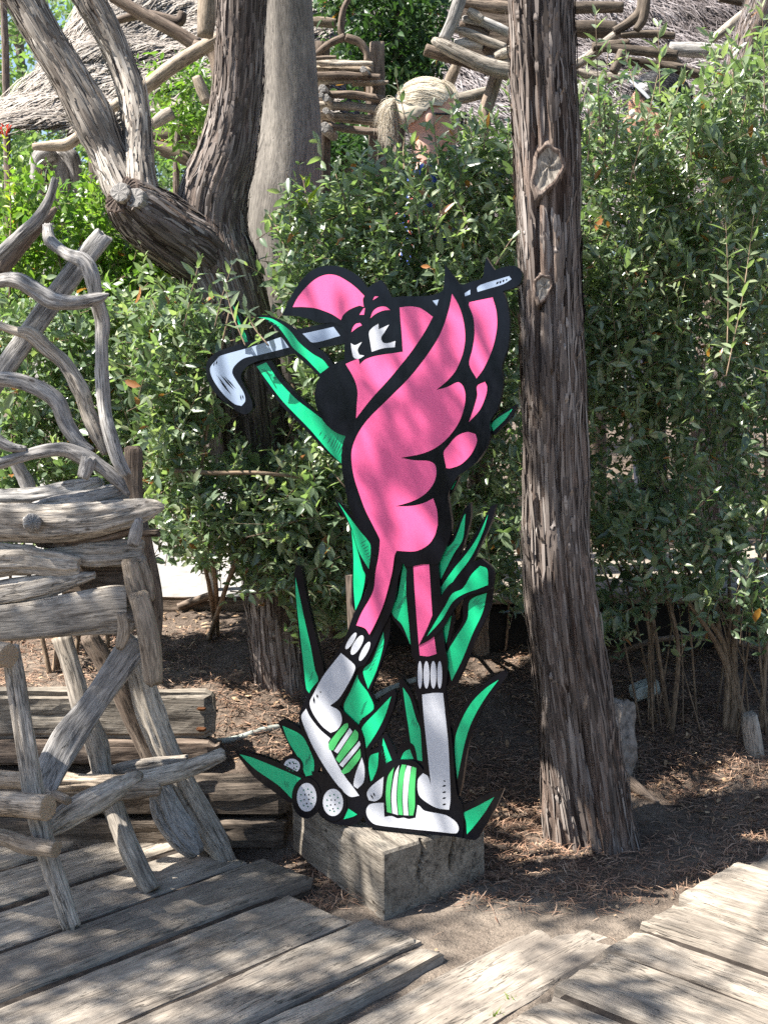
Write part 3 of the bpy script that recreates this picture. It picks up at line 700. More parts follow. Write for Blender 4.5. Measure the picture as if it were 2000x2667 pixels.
piece('grass_blade', c2, [(605, -10), (670, 55), (745, 145), (825, 225), (830, 345), (800, 440), (722, 650), (702, 600), (704, 300), (688, 150), (636, 70)], [(G, [(624, 18), (690, 105), (760, 196), (815, 262), (800, 402), (742, 300), (702, 170), (660, 80)]), (G, [(700, 172), (734, 290), (765, 402), (780, 440), (758, 560), (723, 640), (712, 500), (712, 330)])], 5, strokes=hatch(745, 250, 800, 360, 7, 40, -25))
piece('grass_blade', c2, [(1000, 350), (1050, 350), (1062, 880), (996, 766), (924, 660), (956, 560), (986, 420)], [(G, [(1000, 368), (1024, 430), (1036, 580), (1040, 840), (992, 724), (935, 655), (966, 560)])], 6, strokes=hatch(950, 640, 1000, 560, 8, 45, -20) + hatch(985, 480, 1010, 560, 4, 30, 40))
piece('grass_blade', c2, [(1195, 300), (1285, 205), (1350, 60), (1386, 18), (1384, 120), (1332, 300), (1256, 450), (1190, 545)], [(G, [(1222, 316), (1290, 240), (1346, 98), (1357, 84), (1341, 230), (1292, 310), (1205, 480)])], 7, strokes=hatch(1225, 330, 1290, 260, 9, 40, -6))
piece('grass_blade', c2, [(1190, 600), (1226, 440), (1325, 325), (1415, 195), (1498, 48), (1532, 28), (1504, 134), (1424, 306), (1352, 450), (1240, 600)], [(G, [(1208, 606), (1212, 520), (1290, 400), (1350, 328), (1420, 228), (1487, 88), (1456, 192), (1390, 332), (1300, 452), (1240, 545)])], 8)
piece('grass_blade', c2, [(1355, 560), (1510, 490), (1498, 625), (1425, 785), (1365, 935), (1305, 1060), (1255, 1075), (1225, 900), (1285, 795), (1340, 700)], [(G, [(1384, 582), (1480, 538), (1456, 650), (1400, 770), (1340, 920), (1278, 1045), (1250, 900), (1300, 800), (1368, 690)])], 9, strokes=hatch(1385, 600, 1440, 640, 8, 50, -45, 2))
piece('grass_blade', c2, [(1215, 760), (1282, 650), (1290, 700), (1262, 850), (1232, 860)], [(G, [(1236, 740), (1278, 668), (1265, 742), (1247, 830)])], 10)
piece('grass_blade', c2, [(1270, 1370), (1326, 1236), (1396, 1124), (1496, 1036), (1580, 982), (1594, 1008), (1544, 1092), (1466, 1184), (1406, 1312), (1366, 1452), (1338, 1640), (1306, 1760), (1270, 1500)], [(G, [(1300, 1370), (1340, 1260), (1400, 1160), (1480, 1082), (1548, 1038), (1460, 1160), (1390, 1290), (1350, 1420), (1312, 1610), (1299, 1480)])], 11)
piece('grass_blade', c2, [(635, 1205), (735, 950), (795, 945), (806, 1080), (850, 1225), (765, 1330), (690, 1300)], [(G, [(700, 1100), (744, 1000), (800, 1112), (832, 1205), (760, 1300), (706, 1272), (660, 1195)])], 12, strokes=hatch(770, 1230, 800, 1150, 5, -30, 30))
piece('grass_blade', c2, [(740, 1000), (880, 740), (930, 670), (920, 800), (864, 965), (806, 1120)], [(G, [(772, 985), (822, 930), (888, 762), (890, 830), (850, 980), (800, 1090)])], 13, strokes=hatch(800, 1000, 870, 850, 6, 25, -30))
piece('grass_blade', c2, [(978, 1046), (998, 1030), (1044, 1098), (1094, 1238), (1135, 1400), (1125, 1560), (1052, 1515), (1012, 1300), (994, 1150)], [(G, [(1000, 1080), (1040, 1140), (1076, 1260), (1100, 1320), (1112, 1505), (1056, 1492), (1034, 1320), (1014, 1190)])], 14, strokes=hatch(1045, 1290, 1085, 1320, 4, 12, -40))
piece('grass_blade', c2, [(955, 1510), (985, 1415), (1030, 1396), (1066, 1418), (1090, 1530)], [(G, [(988, 1492), (1010, 1450), (1040, 1435), (1062, 1492)])], 15)
piece('grass_blade', c2, [(866, 1356), (908, 1346), (976, 1490), (966, 1530), (850, 1610)], [(G, [(888, 1372), (940, 1504), (870, 1570)])], 16, strokes=hatch(885, 1420, 920, 1500, 6, -20, 45, 2))
piece('grass_blade', c2, [(788, 1446), (888, 1416), (906, 1570), (828, 1665), (784, 1650)], [(G, [(813, 1476), (862, 1454), (856, 1540), (820, 1630), (806, 1560)])], 17)
piece('grass_blade', c2, [(750, 1290), (826, 1214), (896, 1126), (950, 1090), (964, 1118), (946, 1204), (896, 1326), (836, 1408), (790, 1470)], [(G, [(768, 1312), (850, 1220), (936, 1130), (900, 1242), (850, 1342), (792, 1430), (784, 1370)])], 18)
piece('grass_blade', c2, [(286, 1282), (318, 1264), (412, 1316), (470, 1395), (520, 1510), (510, 1600), (430, 1620), (372, 1464)], [(G, [(312, 1300), (400, 1340), (440, 1378), (492, 1500), (490, 1580), (446, 1590), (400, 1480), (346, 1390)])], 19, strokes=hatch(440, 1540, 470, 1500, 4, 10, -70, 2))
piece('grass_blade', c2, [(1310, 1762), (1398, 1736), (1498, 1686), (1582, 1664), (1534, 1774), (1434, 1944), (1408, 1956), (1300, 1936), (1300, 1850)], [(G, [(1348, 1800), (1440, 1755), (1527, 1708), (1470, 1800), (1400, 1890), (1370, 1922), (1365, 1850)])], 20)
# --- club, legs, body
piece('golf_club', c1, [(79, 590), (95, 545), (140, 508), (280, 462), (430, 418), (530, 400), (700, 365), (770, 345), (800, 420), (750, 468), (600, 497), (400, 542), (340, 552), (290, 572), (257, 602), (247, 632), (267, 680), (297, 740), (302, 780), (282, 805), (255, 809), (200, 775), (130, 715), (90, 650)],
      [(ST, [(100, 590), (128, 552), (150, 530), (290, 490), (440, 440), (478, 490), (340, 525), (262, 542), (216, 580), (206, 612), (226, 650), (260, 705), (268, 745), (250, 770), (215, 760), (160, 710), (112, 640)]), (ST, [(540, 425), (690, 392), (722, 435), (590, 467)])], 21,
      strokes=[(130, 620, 190, 700, 3, 'paint_black'), (150, 620, 215, 695, 4, 'paint_black'), (165, 625, 225, 690, 3, 'paint_black'), (145, 650, 205, 720, 3, 'paint_black'), (122, 560, 116, 580, 2.5, 'paint_black'), (134, 552, 128, 575, 2.5, 'paint_black'), (244, 715, 250, 745, 2.5, 'paint_black'), (254, 715, 260, 740, 2.5, 'paint_black')])
legL = [(822, 240), (818, 330), (808, 420), (798, 500), (770, 570), (730, 640), (700, 720), (660, 825), (600, 915), (540, 1015), (480, 1088), (450, 1148), (420, 1200), (408, 1270), (428, 1335), (470, 1425), (520, 1515), (580, 1605), (640, 1685), (700, 1722), (765, 1732), (803, 1690), (808, 1600), (792, 1500), (782, 1400), (765, 1320), (715, 1265), (672, 1225), (640, 1190), (664, 1140), (704, 1060), (744, 970), (790, 945), (850, 830), (890, 740), (922, 680), (962, 560), (978, 450), (1002, 340), (960, 260)]
piece('leg', c2, legL, [(WH, [(650, 882), (690, 915), (730, 955), (725, 990), (690, 1060), (640, 1140), (588, 1184), (640, 1215), (655, 1270), (630, 1320), (590, 1340), (540, 1300), (490, 1230), (470, 1170), (490, 1120), (550, 1010)]),
      (WH, ell(707, 812, 56, 15, -58)), (WH, ell(742, 836, 64, 22, -60)), (WH, ell(785, 872, 62, 17, -62))], 22, label='bent leg in a white sock', strokes=[(530, 1100, 536, 1110, 4, 'paint_black'), (512, 1118, 516, 1140, 5, 'paint_black'), (492, 1130, 498, 1175, 5, 'paint_black')])
shoeL = piece('shoe', c2, None, [(WH, [(422, 1250), (450, 1200), (475, 1250), (530, 1320), (590, 1372), (578, 1400), (620, 1500), (680, 1600), (720, 1650), (755, 1700), (700, 1705), (640, 1650), (560, 1540), (480, 1400)]), (WH, [(770, 1480), (785, 1540), (780, 1620), (745, 1660), (722, 1640), (735, 1570)])], 23, label='white shoe tipped on its toe')
piece('shoe_strap', c2, None, [(LM, [(580, 1402), (600, 1370), (668, 1290), (690, 1284), (690, 1310), (640, 1380), (606, 1440), (582, 1436)]), (WH, [(610, 1444), (700, 1312), (716, 1332), (632, 1458)]), (LM, [(620, 1490), (650, 1440), (730, 1320), (748, 1340), (745, 1380), (690, 1450), (640, 1512)]), (WH, [(640, 1522), (755, 1385), (760, 1412), (660, 1537)]), (LM, [(650, 1562), (760, 1430), (760, 1482), (700, 1560), (665, 1577)])], 23.2, parent=shoeL)
legR = [(1028, 370), (1207, 350), (1217, 480), (1228, 700), (1247, 850), (1260, 930), (1257, 1040), (1248, 1100), (1268, 1250), (1288, 1400), (1303, 1600), (1318, 1700), (1350, 1765), (1352, 1880), (1345, 1940), (1200, 1925), (1000, 1905), (830, 1885), (790, 1842), (774, 1760), (788, 1690), (798, 1640), (878, 1570), (918, 1508), (980, 1492), (1072, 1502), (1126, 1556), (1114, 1400), (1098, 1200), (1082, 1080), (1082, 930), (1058, 900), (1038, 700), (1023, 520)]
piece('leg', c2, legR, [(PK, [(1065, 376), (1155, 357), (1165, 520), (1175, 680), (1186, 800), (1198, 886), (1150, 900), (1102, 895), (1090, 760), (1078, 600), (1070, 480)]),
      (WH, [(1115, 1120), (1180, 1110), (1235, 1110), (1250, 1250), (1265, 1400), (1275, 1600), (1278, 1720), (1270, 1780), (1200, 1770), (1130, 1730), (1095, 1690), (1090, 1610), (1120, 1570), (1150, 1590), (1166, 1642), (1146, 1450), (1125, 1250)])] +
      [(WH, ell(x, 1006, rx, 80)) for x, rx in ((1103, 13), (1140, 17), (1180, 17), (1216, 14))], 24, label='straight leg in a white sock', strokes=[(1238, 1612, 1250, 1618, 4, 'paint_black')] + [(1230, y, 1254, y - 6, 5, 'paint_black') for y in (1646, 1682, 1716, 1752)])
shoeR = piece('shoe', c2, None, [(WH, [(796, 1782), (820, 1747), (900, 1740), (1090, 1752), (1130, 1785), (1250, 1810), (1310, 1850), (1326, 1890), (1308, 1915), (1200, 1905), (1000, 1885), (850, 1865), (808, 1830)]), (WH, [(800, 1682), (830, 1640), (895, 1590), (885, 1700), (850, 1730), (810, 1725)])], 25, label='white shoe flat on the block', strokes=[(820, 1690, 838, 1720, 4, 'paint_black'), (836, 1680, 846, 1706, 4, 'paint_black')])
piece('shoe_strap', c2, [(900, 1820), (895, 1690), (910, 1585), (955, 1520), (1020, 1508), (1092, 1530), (1086, 1660), (1090, 1740), (1078, 1825), (1040, 1832), (1010, 1825), (975, 1828), (940, 1815)], [(LM, [(915, 1792), (908, 1690), (920, 1590), (955, 1536), (945, 1600), (934, 1700), (941, 1800)]), (WH, [(945, 1800), (941, 1690), (960, 1570), (985, 1522), (974, 1620), (969, 1720), (978, 1810)]), (LM, [(982, 1808), (973, 1700), (985, 1570), (1000, 1520), (1025, 1522), (1008, 1620), (1001, 1720), (1006, 1810)]), (WH, [(1010, 1810), (1005, 1700), (1015, 1580), (1030, 1525), (1054, 1530), (1039, 1640), (1033, 1740), (1038, 1812)]), (LM, [(1042, 1812), (1037, 1700), (1048, 1580), (1059, 1531), (1083, 1540), (1075, 1660), (1075, 1760), (1065, 1812)])], 25.8, parent=shoeR)
body = [c1(*p) for p in [(447, 337), (470, 285), (500, 228), (540, 168), (590, 122), (650, 101), (720, 104), (780, 130), (820, 160), (855, 207), (880, 188), (918, 168), (945, 200), (972, 252), (1030, 246), (1090, 247), (1150, 243), (1190, 232), (1215, 215), (1222, 150), (1222, 93), (1250, 130), (1285, 175), (1303, 192), (1345, 178), (1400, 160), (1410, 120), (1420, 58), (1440, 90), (1462, 122), (1500, 108), (1550, 101), (1580, 115), (1592, 150), (1580, 187), (1550, 207), (1500, 222), (1515, 260), (1530, 340), (1532, 420), (1522, 500), (1495, 580), (1501, 650), (1492, 720), (1472, 790), (1439, 845), (1441, 900), (1426, 960), (1380, 1032), (1320, 1082), (1280, 1112), (1240, 1190), (1246, 1260), (1256, 1330), (1247, 1400), (1214, 1480)]] + \
       [c2(*p) for p in [(1232, 318), (1207, 368), (1120, 372), (1030, 385), (985, 340), (958, 310), (880, 330), (822, 305), (819, 256)]] + \
       [c1(*p) for p in [(840, 1392), (800, 1332), (765, 1242), (745, 1150), (730, 1050), (734, 960), (750, 915), (700, 896), (650, 851), (615, 790), (602, 730), (608, 680), (630, 625), (680, 580), (745, 548), (744, 515), (746, 470), (762, 425), (725, 385), (690, 372), (630, 376), (590, 360), (520, 342)]]
ident = lambda x, y: (x, y)
pinkb = [c1(*p) for p in [(1258, 235), (1290, 290), (1312, 360), (1321, 440), (1312, 510), (1292, 568), (1270, 610), (1235, 650), (1183, 694), (1235, 680), (1285, 657), (1310, 675), (1322, 720), (1315, 780), (1290, 850), (1240, 920), (1180, 970), (1110, 1000), (1012, 1018), (1080, 1030), (1145, 1033), (1175, 1050), (1183, 1090), (1170, 1140), (1130, 1190), (1070, 1225), (988, 1250), (1060, 1248), (1120, 1235), (1168, 1212), (1186, 1270), (1190, 1330)]] + \
        [c2(*p) for p in [(1203, 160), (1188, 210), (1150, 262), (1080, 297), (970, 295), (958, 330), (945, 420), (920, 520), (890, 620), (850, 710), (815, 776), (790, 740), (740, 722), (770, 650), (835, 530), (850, 420), (868, 320), (875, 235)]] + \
        [c1(*p) for p in [(905, 1390), (880, 1340), (845, 1270), (815, 1190), (790, 1110), (778, 1030), (782, 970), (810, 900), (860, 830), (950, 740), (1050, 640), (1130, 540), (1200, 430), (1240, 320)]]
bd = piece('body', ident, body, [(PK, pinkb)], 27, label='pink bird body with thick black outline')
piece('wing_feather', c1, None, [(PK, [(1338, 290), (1340, 275), (1452, 252), (1470, 320), (1472, 400), (1450, 500), (1410, 590), (1375, 640), (1340, 572), (1355, 500), (1365, 430), (1360, 350)])], 27.2)
piece('wing_feather', c1, None, [(PK, [(1378, 675), (1415, 655), (1425, 680), (1420, 720), (1390, 790), (1338, 848), (1362, 780), (1378, 720)])], 27.2)
piece('wing_feather', c1, None, [(PK, [(1218, 992), (1240, 960), (1280, 915), (1330, 895), (1370, 905), (1377, 940), (1350, 1000), (1300, 1050), (1250, 1068), (1230, 1067)])], 27.2)
piece('head', c1, None, [(PK, [(1008, 300), (1060, 295), (1110, 305), (1167, 345), (1120, 430), (1050, 530), (960, 640), (870, 740), (800, 830), (803, 770), (807, 700), (790, 640), (750, 570), (790, 552), (812, 545), (818, 572), (845, 548), (900, 530), (1023, 512), (1018, 430), (1012, 360)]),
      (PK, [(868, 352), (880, 320), (905, 300), (940, 296), (963, 312), (930, 315), (895, 330)]), (PK, [(778, 418), (785, 395), (800, 378), (820, 374), (828, 385), (805, 397)]), (PK, [(880, 265), (890, 248), (908, 248)])], 27.2)
piece('cap', c1, None, [(PK, [(498, 298), (520, 255), (560, 205), (610, 162), (660, 143), (710, 148), (760, 175), (800, 205), (840, 245), (833, 262), (837, 298), (815, 292), (770, 310), (740, 335), (728, 360), (680, 330), (610, 305), (550, 298)]), (PK, [(816, 335), (835, 306), (843, 302), (838, 335)])], 27.2, label='pink peaked cap')
piece('eye', c1, None, [(WH, [(862, 420), (880, 395), (907, 378), (908, 405), (958, 382), (935, 420), (920, 445), (930, 468), (955, 470), (988, 460), (985, 490), (930, 495), (875, 512), (868, 470)])], 27.2)
piece('eye', c1, None, [(WH, [(775, 470), (795, 480), (828, 465), (808, 500), (815, 525), (840, 530), (815, 545), (790, 540), (780, 510)])], 27.2)
piece('club_grip', c1, None, [(ST, [(1165, 268), (1195, 262), (1185, 292)])], 27.2)
piece('club_grip', c1, None, [(ST, [(1318, 232), (1345, 215), (1345, 238), (1320, 247)])], 27.2)
piece('club_grip', c1, None, [(ST, [(1378, 205), (1400, 190), (1530, 150), (1542, 165), (1500, 190), (1380, 226)])], 27.2, strokes=[(1468, 190, 1480, 176, 4, 'paint_black'), (1484, 186, 1492, 172, 4, 'paint_black'), (1500, 180, 1506, 166, 4, 'paint_black'), (1516, 174, 1520, 162, 3, 'paint_black')])
# --- grass and balls in front
piece('grass_blade', c1, [(312, 340), (372, 336), (443, 362), (503, 396), (545, 428), (604, 486), (655, 520), (697, 582), (640, 648), (586, 594), (498, 514), (436, 432), (378, 367)], [(G, [(326, 346), (385, 350), (432, 372), (482, 410), (530, 470), (590, 520), (640, 550), (668, 585), (628, 615), (560, 545), (500, 495), (470, 450), (420, 385), (372, 356)])], 23.5, strokes=hatch(350, 350, 430, 395, 4, 25, 4))
piece('grass_blade', c2, [(1097, 838), (1146, 738), (1196, 615), (1256, 506), (1326, 446), (1396, 366), (1460, 340), (1514, 388), (1528, 442), (1508, 516), (1440, 536), (1372, 556), (1304, 625), (1244, 726), (1172, 796)], [(G, [(1143, 786), (1200, 690), (1250, 610), (1290, 540), (1350, 510), (1400, 430), (1450, 380), (1490, 400), (1495, 490), (1440, 512), (1350, 545), (1290, 590), (1230, 690)])], 28)
piece('grass_base', c2, [(480, 1560), (560, 1580), (700, 1725), (790, 1640), (806, 1710), (774, 1824), (722, 1866), (650, 1870), (590, 1855), (520, 1800)], [(G, [(665, 1836), (692, 1774), (742, 1808), (720, 1820)])], 21.5)
def ball(cx, cy, rx, ry, bx, by, lay):
    st = []
    for a in range(0, 360, 40):
        t = math.radians(a); st.append((cx + rx * .62 * math.cos(t) - 5, cy + ry * .62 * math.sin(t), cx + rx * .62 * math.cos(t) + 6, cy + ry * .62 * math.sin(t) + 6, 5, 'paint_dark_green'))
    for dx, dy in ((-10, -14), (12, -14), (-14, 14), (12, 12), (0, 36)): st.append((cx + dx - 5, cy + dy, cx + dx + 5, cy + dy, 6, 'paint_black'))
    piece('golf_ball', c2, ell(cx - 2, cy + 4, bx, by, 0, 18), [(WH, ell(cx, cy, rx, ry, 0, 18))], lay, strokes=st)
ball(368, 1530, 46, 42, 66, 66, 21.7)
piece('grass_blade', c2, [(42, 1450), (58, 1440), (200, 1476), (322, 1524), (440, 1585), (395, 1735), (350, 1738), (248, 1666), (146, 1586)], [(G, [(68, 1462), (150, 1485), (320, 1555), (420, 1600), (370, 1720), (290, 1640), (160, 1550)])], 22.4, strokes=hatch(320, 1640, 350, 1670, 3, 4, -50, 2))
ball(605, 1738, 58, 78, 80, 104, 24.2); ball(455, 1708, 56, 82, 84, 118, 25.2)
# two battens hold the plywood up from behind
for px in (930, 1130):
    a, b = onpl(px, 2150, -.045), onpl(px - 30, 1500, -.045)
    beam('batten', (a + b) / 2, b - a, cn, (np.linalg.norm(b - a) , .035, .02), 'driftwood_brown', cut, n=(10, 2, 2), er=.002, amp=.001)

# ------------------------------------------------------------------ trees
def shreds(name, P, rad, n, parent, mat='bark_shred', L=.07, Wd=.006, seed=1, lift=1.0):
    """thin peeling strips of bark on the camera side and all round a limb"""
    rg = np.random.default_rng(seed)
    A = catmull(np.column_stack([P, rad]), 200); C, r = A[:, :3], A[:, 3]; T = norm(np.gradient(C, axis=0))
    k = rg.integers(2, 198, n); th = rg.uniform(0, 2 * np.pi, n)
    N = norm(np.cross(T[k], [0, 1, 0])); B = np.cross(N, T[k])
    out = np.cos(th)[:, None] * N + np.sin(th)[:, None] * B; side = np.cross(T[k], out)
    p = C[k] + out * (r[k] * (1.02 + .03 * rg.random(n)) * lift)[:, None]
    l = rg.uniform(.3, 1, n) * L; w = rg.uniform(.4, 1, n) * Wd; up = T[k] + side * rg.normal(0, .18, n)[:, None]
    pe = (rg.random(n) ** 3 * .25)[:, None] * l[:, None]
    a = p - up * l[:, None] * .5; c = p + up * l[:, None] * .5 + out * pe; m = p + out * .0015
    ws = side * w[:, None] * .5
    V = np.stack([a - ws * .3, a + ws * .3, m - ws, m + ws, c - ws * .2, c + ws * .2], 1).reshape(-1, 3)
    i = np.arange(n)[:, None] * 6
    F = np.concatenate([i + np.array([0, 1, 3, 2]), i + np.array([2, 3, 5, 4])])
    return tag(mk(name, V, F, M[mat], parent, smooth=False, tint=np.repeat(rg.beta(2, 2, n), 6)), kind='stuff')
KN = []
def strips(name, grid, n, parent, mat, L, Wd, seed):
    """overlapping fibrous bark strips that follow the ridged surface of a limb"""
    rg = np.random.default_rng(seed); nl, ns, _ = grid.shape
    ax = grid.mean(1); step = np.linalg.norm(np.diff(ax, axis=0), axis=1).mean()
    m = 5; i = rg.uniform(2, nl - 3, n); j = rg.uniform(0, ns, n); l = rg.uniform(.22, 1, n) ** 1.4 * L / step
    sw = fbm(np.stack([i / nl * 9, j / ns * 3, i * 0], -1), 2, seed); dr = (rg.normal(0, .010, n) + .022 * sw) * l * ns / 60; patch = fbm(np.stack([i / nl * 14, j / ns * 6, i * 0 + 3], -1), 2, seed + 1)
    for kc, kr in KN:   # leave pruned knots bare
        g0 = grid[np.clip(i, 0, nl - 1).astype(int), j.astype(int) % ns]; kk = np.linalg.norm((g0 - kc) / np.array([kr, .2, kr * 1.35 + .045]), axis=1) > 1; i, j, l, dr, patch = i[kk], j[kk], l[kk], dr[kk], patch[kk]
    n = len(i)
    w = rg.uniform(.3, 1.25, n) * Wd; pe = rg.random(n) ** 5; pts, wid = [], []
    for k in range(m):
        t = k / (m - 1); ii = np.clip(i + (t - .5) * l, 1, nl - 2).astype(int); jj = (j + dr * t).astype(int) % ns
        p = grid[ii, jj]; out = norm(p - ax[ii]); tn = norm(ax[ii + 1] - ax[ii - 1]); sd = np.cross(tn, out)
        lift = .0012 + .003 * math.sin(t * 3.14) + pe * .022 * t ** 2.5
        p = p + out * (lift if np.isscalar(lift) else lift[:, None])
        ww = (w * (.25 + .75 * math.sin(min(max(t, .06), .94) * 3.14)))[:, None] * .5
        pts.append(p - sd * ww); pts.append(p + sd * ww)
    V = np.stack(pts, 1).reshape(-1, 3); b0 = (np.arange(n) * 2 * m)[:, None]
    F = np.concatenate([b0 + np.array([2 * k, 2 * k + 1, 2 * k + 3, 2 * k + 2]) for k in range(m - 1)])
    return tag(mk(name, V, F, M[mat], parent, smooth=True, tint=np.repeat(np.clip(rg.beta(1.5, 1.7, n) * .8 + .3 * patch + .08, 0, 1), 2 * m)), kind='stuff')
def ptree(parent, name, pts, Y, mat, n_shred, L=.17, Wd=.011, **kw):
    P = [at(x, y, Y[k] if not np.isscalar(Y) else Y) for k, (x, y, r) in enumerate(pts)]
    rad = [S(r, p[1]) for (x, y, r), p in zip(pts, P)]
    o = log(name, P, rad, mat, parent, **{**dict(nseg=72, nlen=260, bark=.11, lump=.06, groove=.03), **kw})
    if n_shred: strips('bark_strips', GRID[0], n_shred, o, 'bark_shred' if mat == 'bark' else 'bark_shred_pale', L, Wd, len(P) + n_shred)
    return o
# right-hand trunk
b0 = gp(1535, 2190)
rt = empty('cypress_tree', b0); tag(rt, 'shaggy-barked straight trunk with two pruned knots right of the cutout', 'tree')
def fl(th, s):    # s runs from the foot up
    base = np.exp(-s / .10)
    tw = th + 1.9 * s + .5 * np.sin(5 * s)
    gr = -.22 * np.exp(-((np.mod(th - 3.4 + .9 * s, 6.283) - .3) / .07) ** 2) * sstep(.05, .2, s) * (1 - sstep(.5, .62, s)) - .2 * np.exp(-((th - 5.6 + .8 * s) / .06) ** 2) * sstep(.15, .3, s)
    return gr + .20 * base * np.cos(3 * th + 1.0) + .10 * base * np.cos(7 * th + 3 * s) + .075 * np.cos(3 * tw) + .055 * np.cos(5 * tw + 1.3 + 4 * s) - .20 * np.exp(-((th - 4.55 - .5 * s) / .10) ** 2) * (1 - sstep(.6, .8, s)) - .16 * np.exp(-((th - 4.15 + .25 * s) / .08) ** 2) * sstep(.45, .75, s) - .13 * np.exp(-((th - 5.15 - .15 * s) / .08) ** 2)
yb = b0[1] + .02
tr_pts = [(1548, 2262, 104), (1540, 2190, 97), (1518, 2040, 93), (1500, 1880, 93), (1478, 1700, 86), (1455, 1500, 81), (1444, 1300, 78), (1436, 1000, 76), (1431, 800, 75), (1426, 600, 74), (1421, 400, 74), (1413, 200, 73), (1407, 0, 74), (1402, -260, 73), (1398, -900, 65), (1380, -1600, 51)]
KN[:] = [(at(1424, 440, yb - .09), .066), (at(1414, 748, yb - .09), .04)]
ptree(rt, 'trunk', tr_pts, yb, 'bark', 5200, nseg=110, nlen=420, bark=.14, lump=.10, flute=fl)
TG = GRID[0].reshape(-1, 3); TG = TG[TG[:, 1] < yb - .01]
def knot(parent, px, py, rx, ry, tilt):
    """pruned branch scar lying in the bark: an uneven collar folds round flat grey wood"""
    V, F, MI, G, T = [], [], [], [], []
    rings = [(1.5, .012), (1.28, .001), (1.12, -.007), (1.0, -.006), (.9, -.0015), (.55, -.001), (.25, .0), (.0, .0)]; n = 32
    c = at(px, py, yb - .08)
    for k, (s_, d) in enumerate(rings):
        for j in range(n):
            a = 2 * math.pi * j / n; wob = 1 + (.07 * math.sin(a * 3 + 1 + px) + .05 * math.sin(a * 7)) * (s_ > .5)
            x = S(rx, yb) * s_ * wob * math.cos(a); z = S(ry, yb) * s_ * wob * math.sin(a) * (1 + .16 * math.cos(a + 2.2))
            x, z = x * math.cos(tilt) - z * math.sin(tilt), x * math.sin(tilt) + z * math.cos(tilt)
            q_ = np.hypot(TG[:, 0] - c[0] - x, TG[:, 2] - c[2] - z); m_ = 260 if s_ < 1.2 else 60
            y = np.percentile(TG[np.argpartition(q_, m_)[:m_], 1], 12 if s_ < 1.2 else 40) - .004 * (s_ < 1.2)
            V.append((c[0] + x, y + d - .002 * (s_ < 1.2) * math.sin(a * 5 + k), c[2] + z)); G.append((x + .25 * z, s_ * .01, z * .4)); T.append(.5)
    for k in range(len(rings) - 1):
        for j in range(n):
            j1 = (j + 1) % n; F.append([k * n + j, k * n + j1, (k + 1) * n + j1, (k + 1) * n + j]); MI.append(0 if k < 4 else 1)
    return mk('knot', np.array(V), F, [M['bark'], M['driftwood']], parent, gc=np.array(G) + 2, tint=T, midx=MI)
knot(rt, 1426, 436, 32, 54, -.28); knot(rt, 1412, 748, 18, 31, -.2)
# left forked tree
KN[:] = []
lb = gp(728, 1800)
lt = empty('forked_tree', lb); tag(lt, 'thick forked tree with pruned arm and two limbs leaning left', 'tree')
Y1 = lb[1] + .05
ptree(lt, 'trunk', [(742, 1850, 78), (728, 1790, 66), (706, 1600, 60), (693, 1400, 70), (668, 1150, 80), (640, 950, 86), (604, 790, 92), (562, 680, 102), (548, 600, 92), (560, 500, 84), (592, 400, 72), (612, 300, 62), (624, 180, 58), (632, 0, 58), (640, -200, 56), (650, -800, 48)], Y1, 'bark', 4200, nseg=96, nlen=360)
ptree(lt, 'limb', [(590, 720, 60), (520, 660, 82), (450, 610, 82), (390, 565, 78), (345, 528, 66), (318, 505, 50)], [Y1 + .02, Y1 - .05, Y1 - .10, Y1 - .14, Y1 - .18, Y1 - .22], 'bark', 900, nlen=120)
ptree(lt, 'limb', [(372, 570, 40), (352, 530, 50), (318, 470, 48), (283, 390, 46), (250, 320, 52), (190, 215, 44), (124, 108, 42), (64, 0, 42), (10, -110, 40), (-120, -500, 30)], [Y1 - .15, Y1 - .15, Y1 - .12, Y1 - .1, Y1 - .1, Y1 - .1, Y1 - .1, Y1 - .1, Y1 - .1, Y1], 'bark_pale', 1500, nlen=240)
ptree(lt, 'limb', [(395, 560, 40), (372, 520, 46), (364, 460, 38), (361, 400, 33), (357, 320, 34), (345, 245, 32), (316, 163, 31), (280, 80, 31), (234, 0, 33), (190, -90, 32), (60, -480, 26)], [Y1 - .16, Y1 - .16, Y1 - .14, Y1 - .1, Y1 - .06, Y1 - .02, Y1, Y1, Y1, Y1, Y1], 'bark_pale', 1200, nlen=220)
for x, y, r in ((322, 508, 24), (361, 522, 24)):
    c = at(x, y, Y1 - .235); d = np.array([-.035, -.12, .03])
    log('cut_stub', [c - d * .45, c, c + d * .2], [S(r * 1.15, Y1), S(r * 1.1, Y1), S(r, Y1)], 'bark_pale', lt, capmat='driftwood_grey', ref=(0, 0, 1), nseg=22, lump=.12, groove=.1)

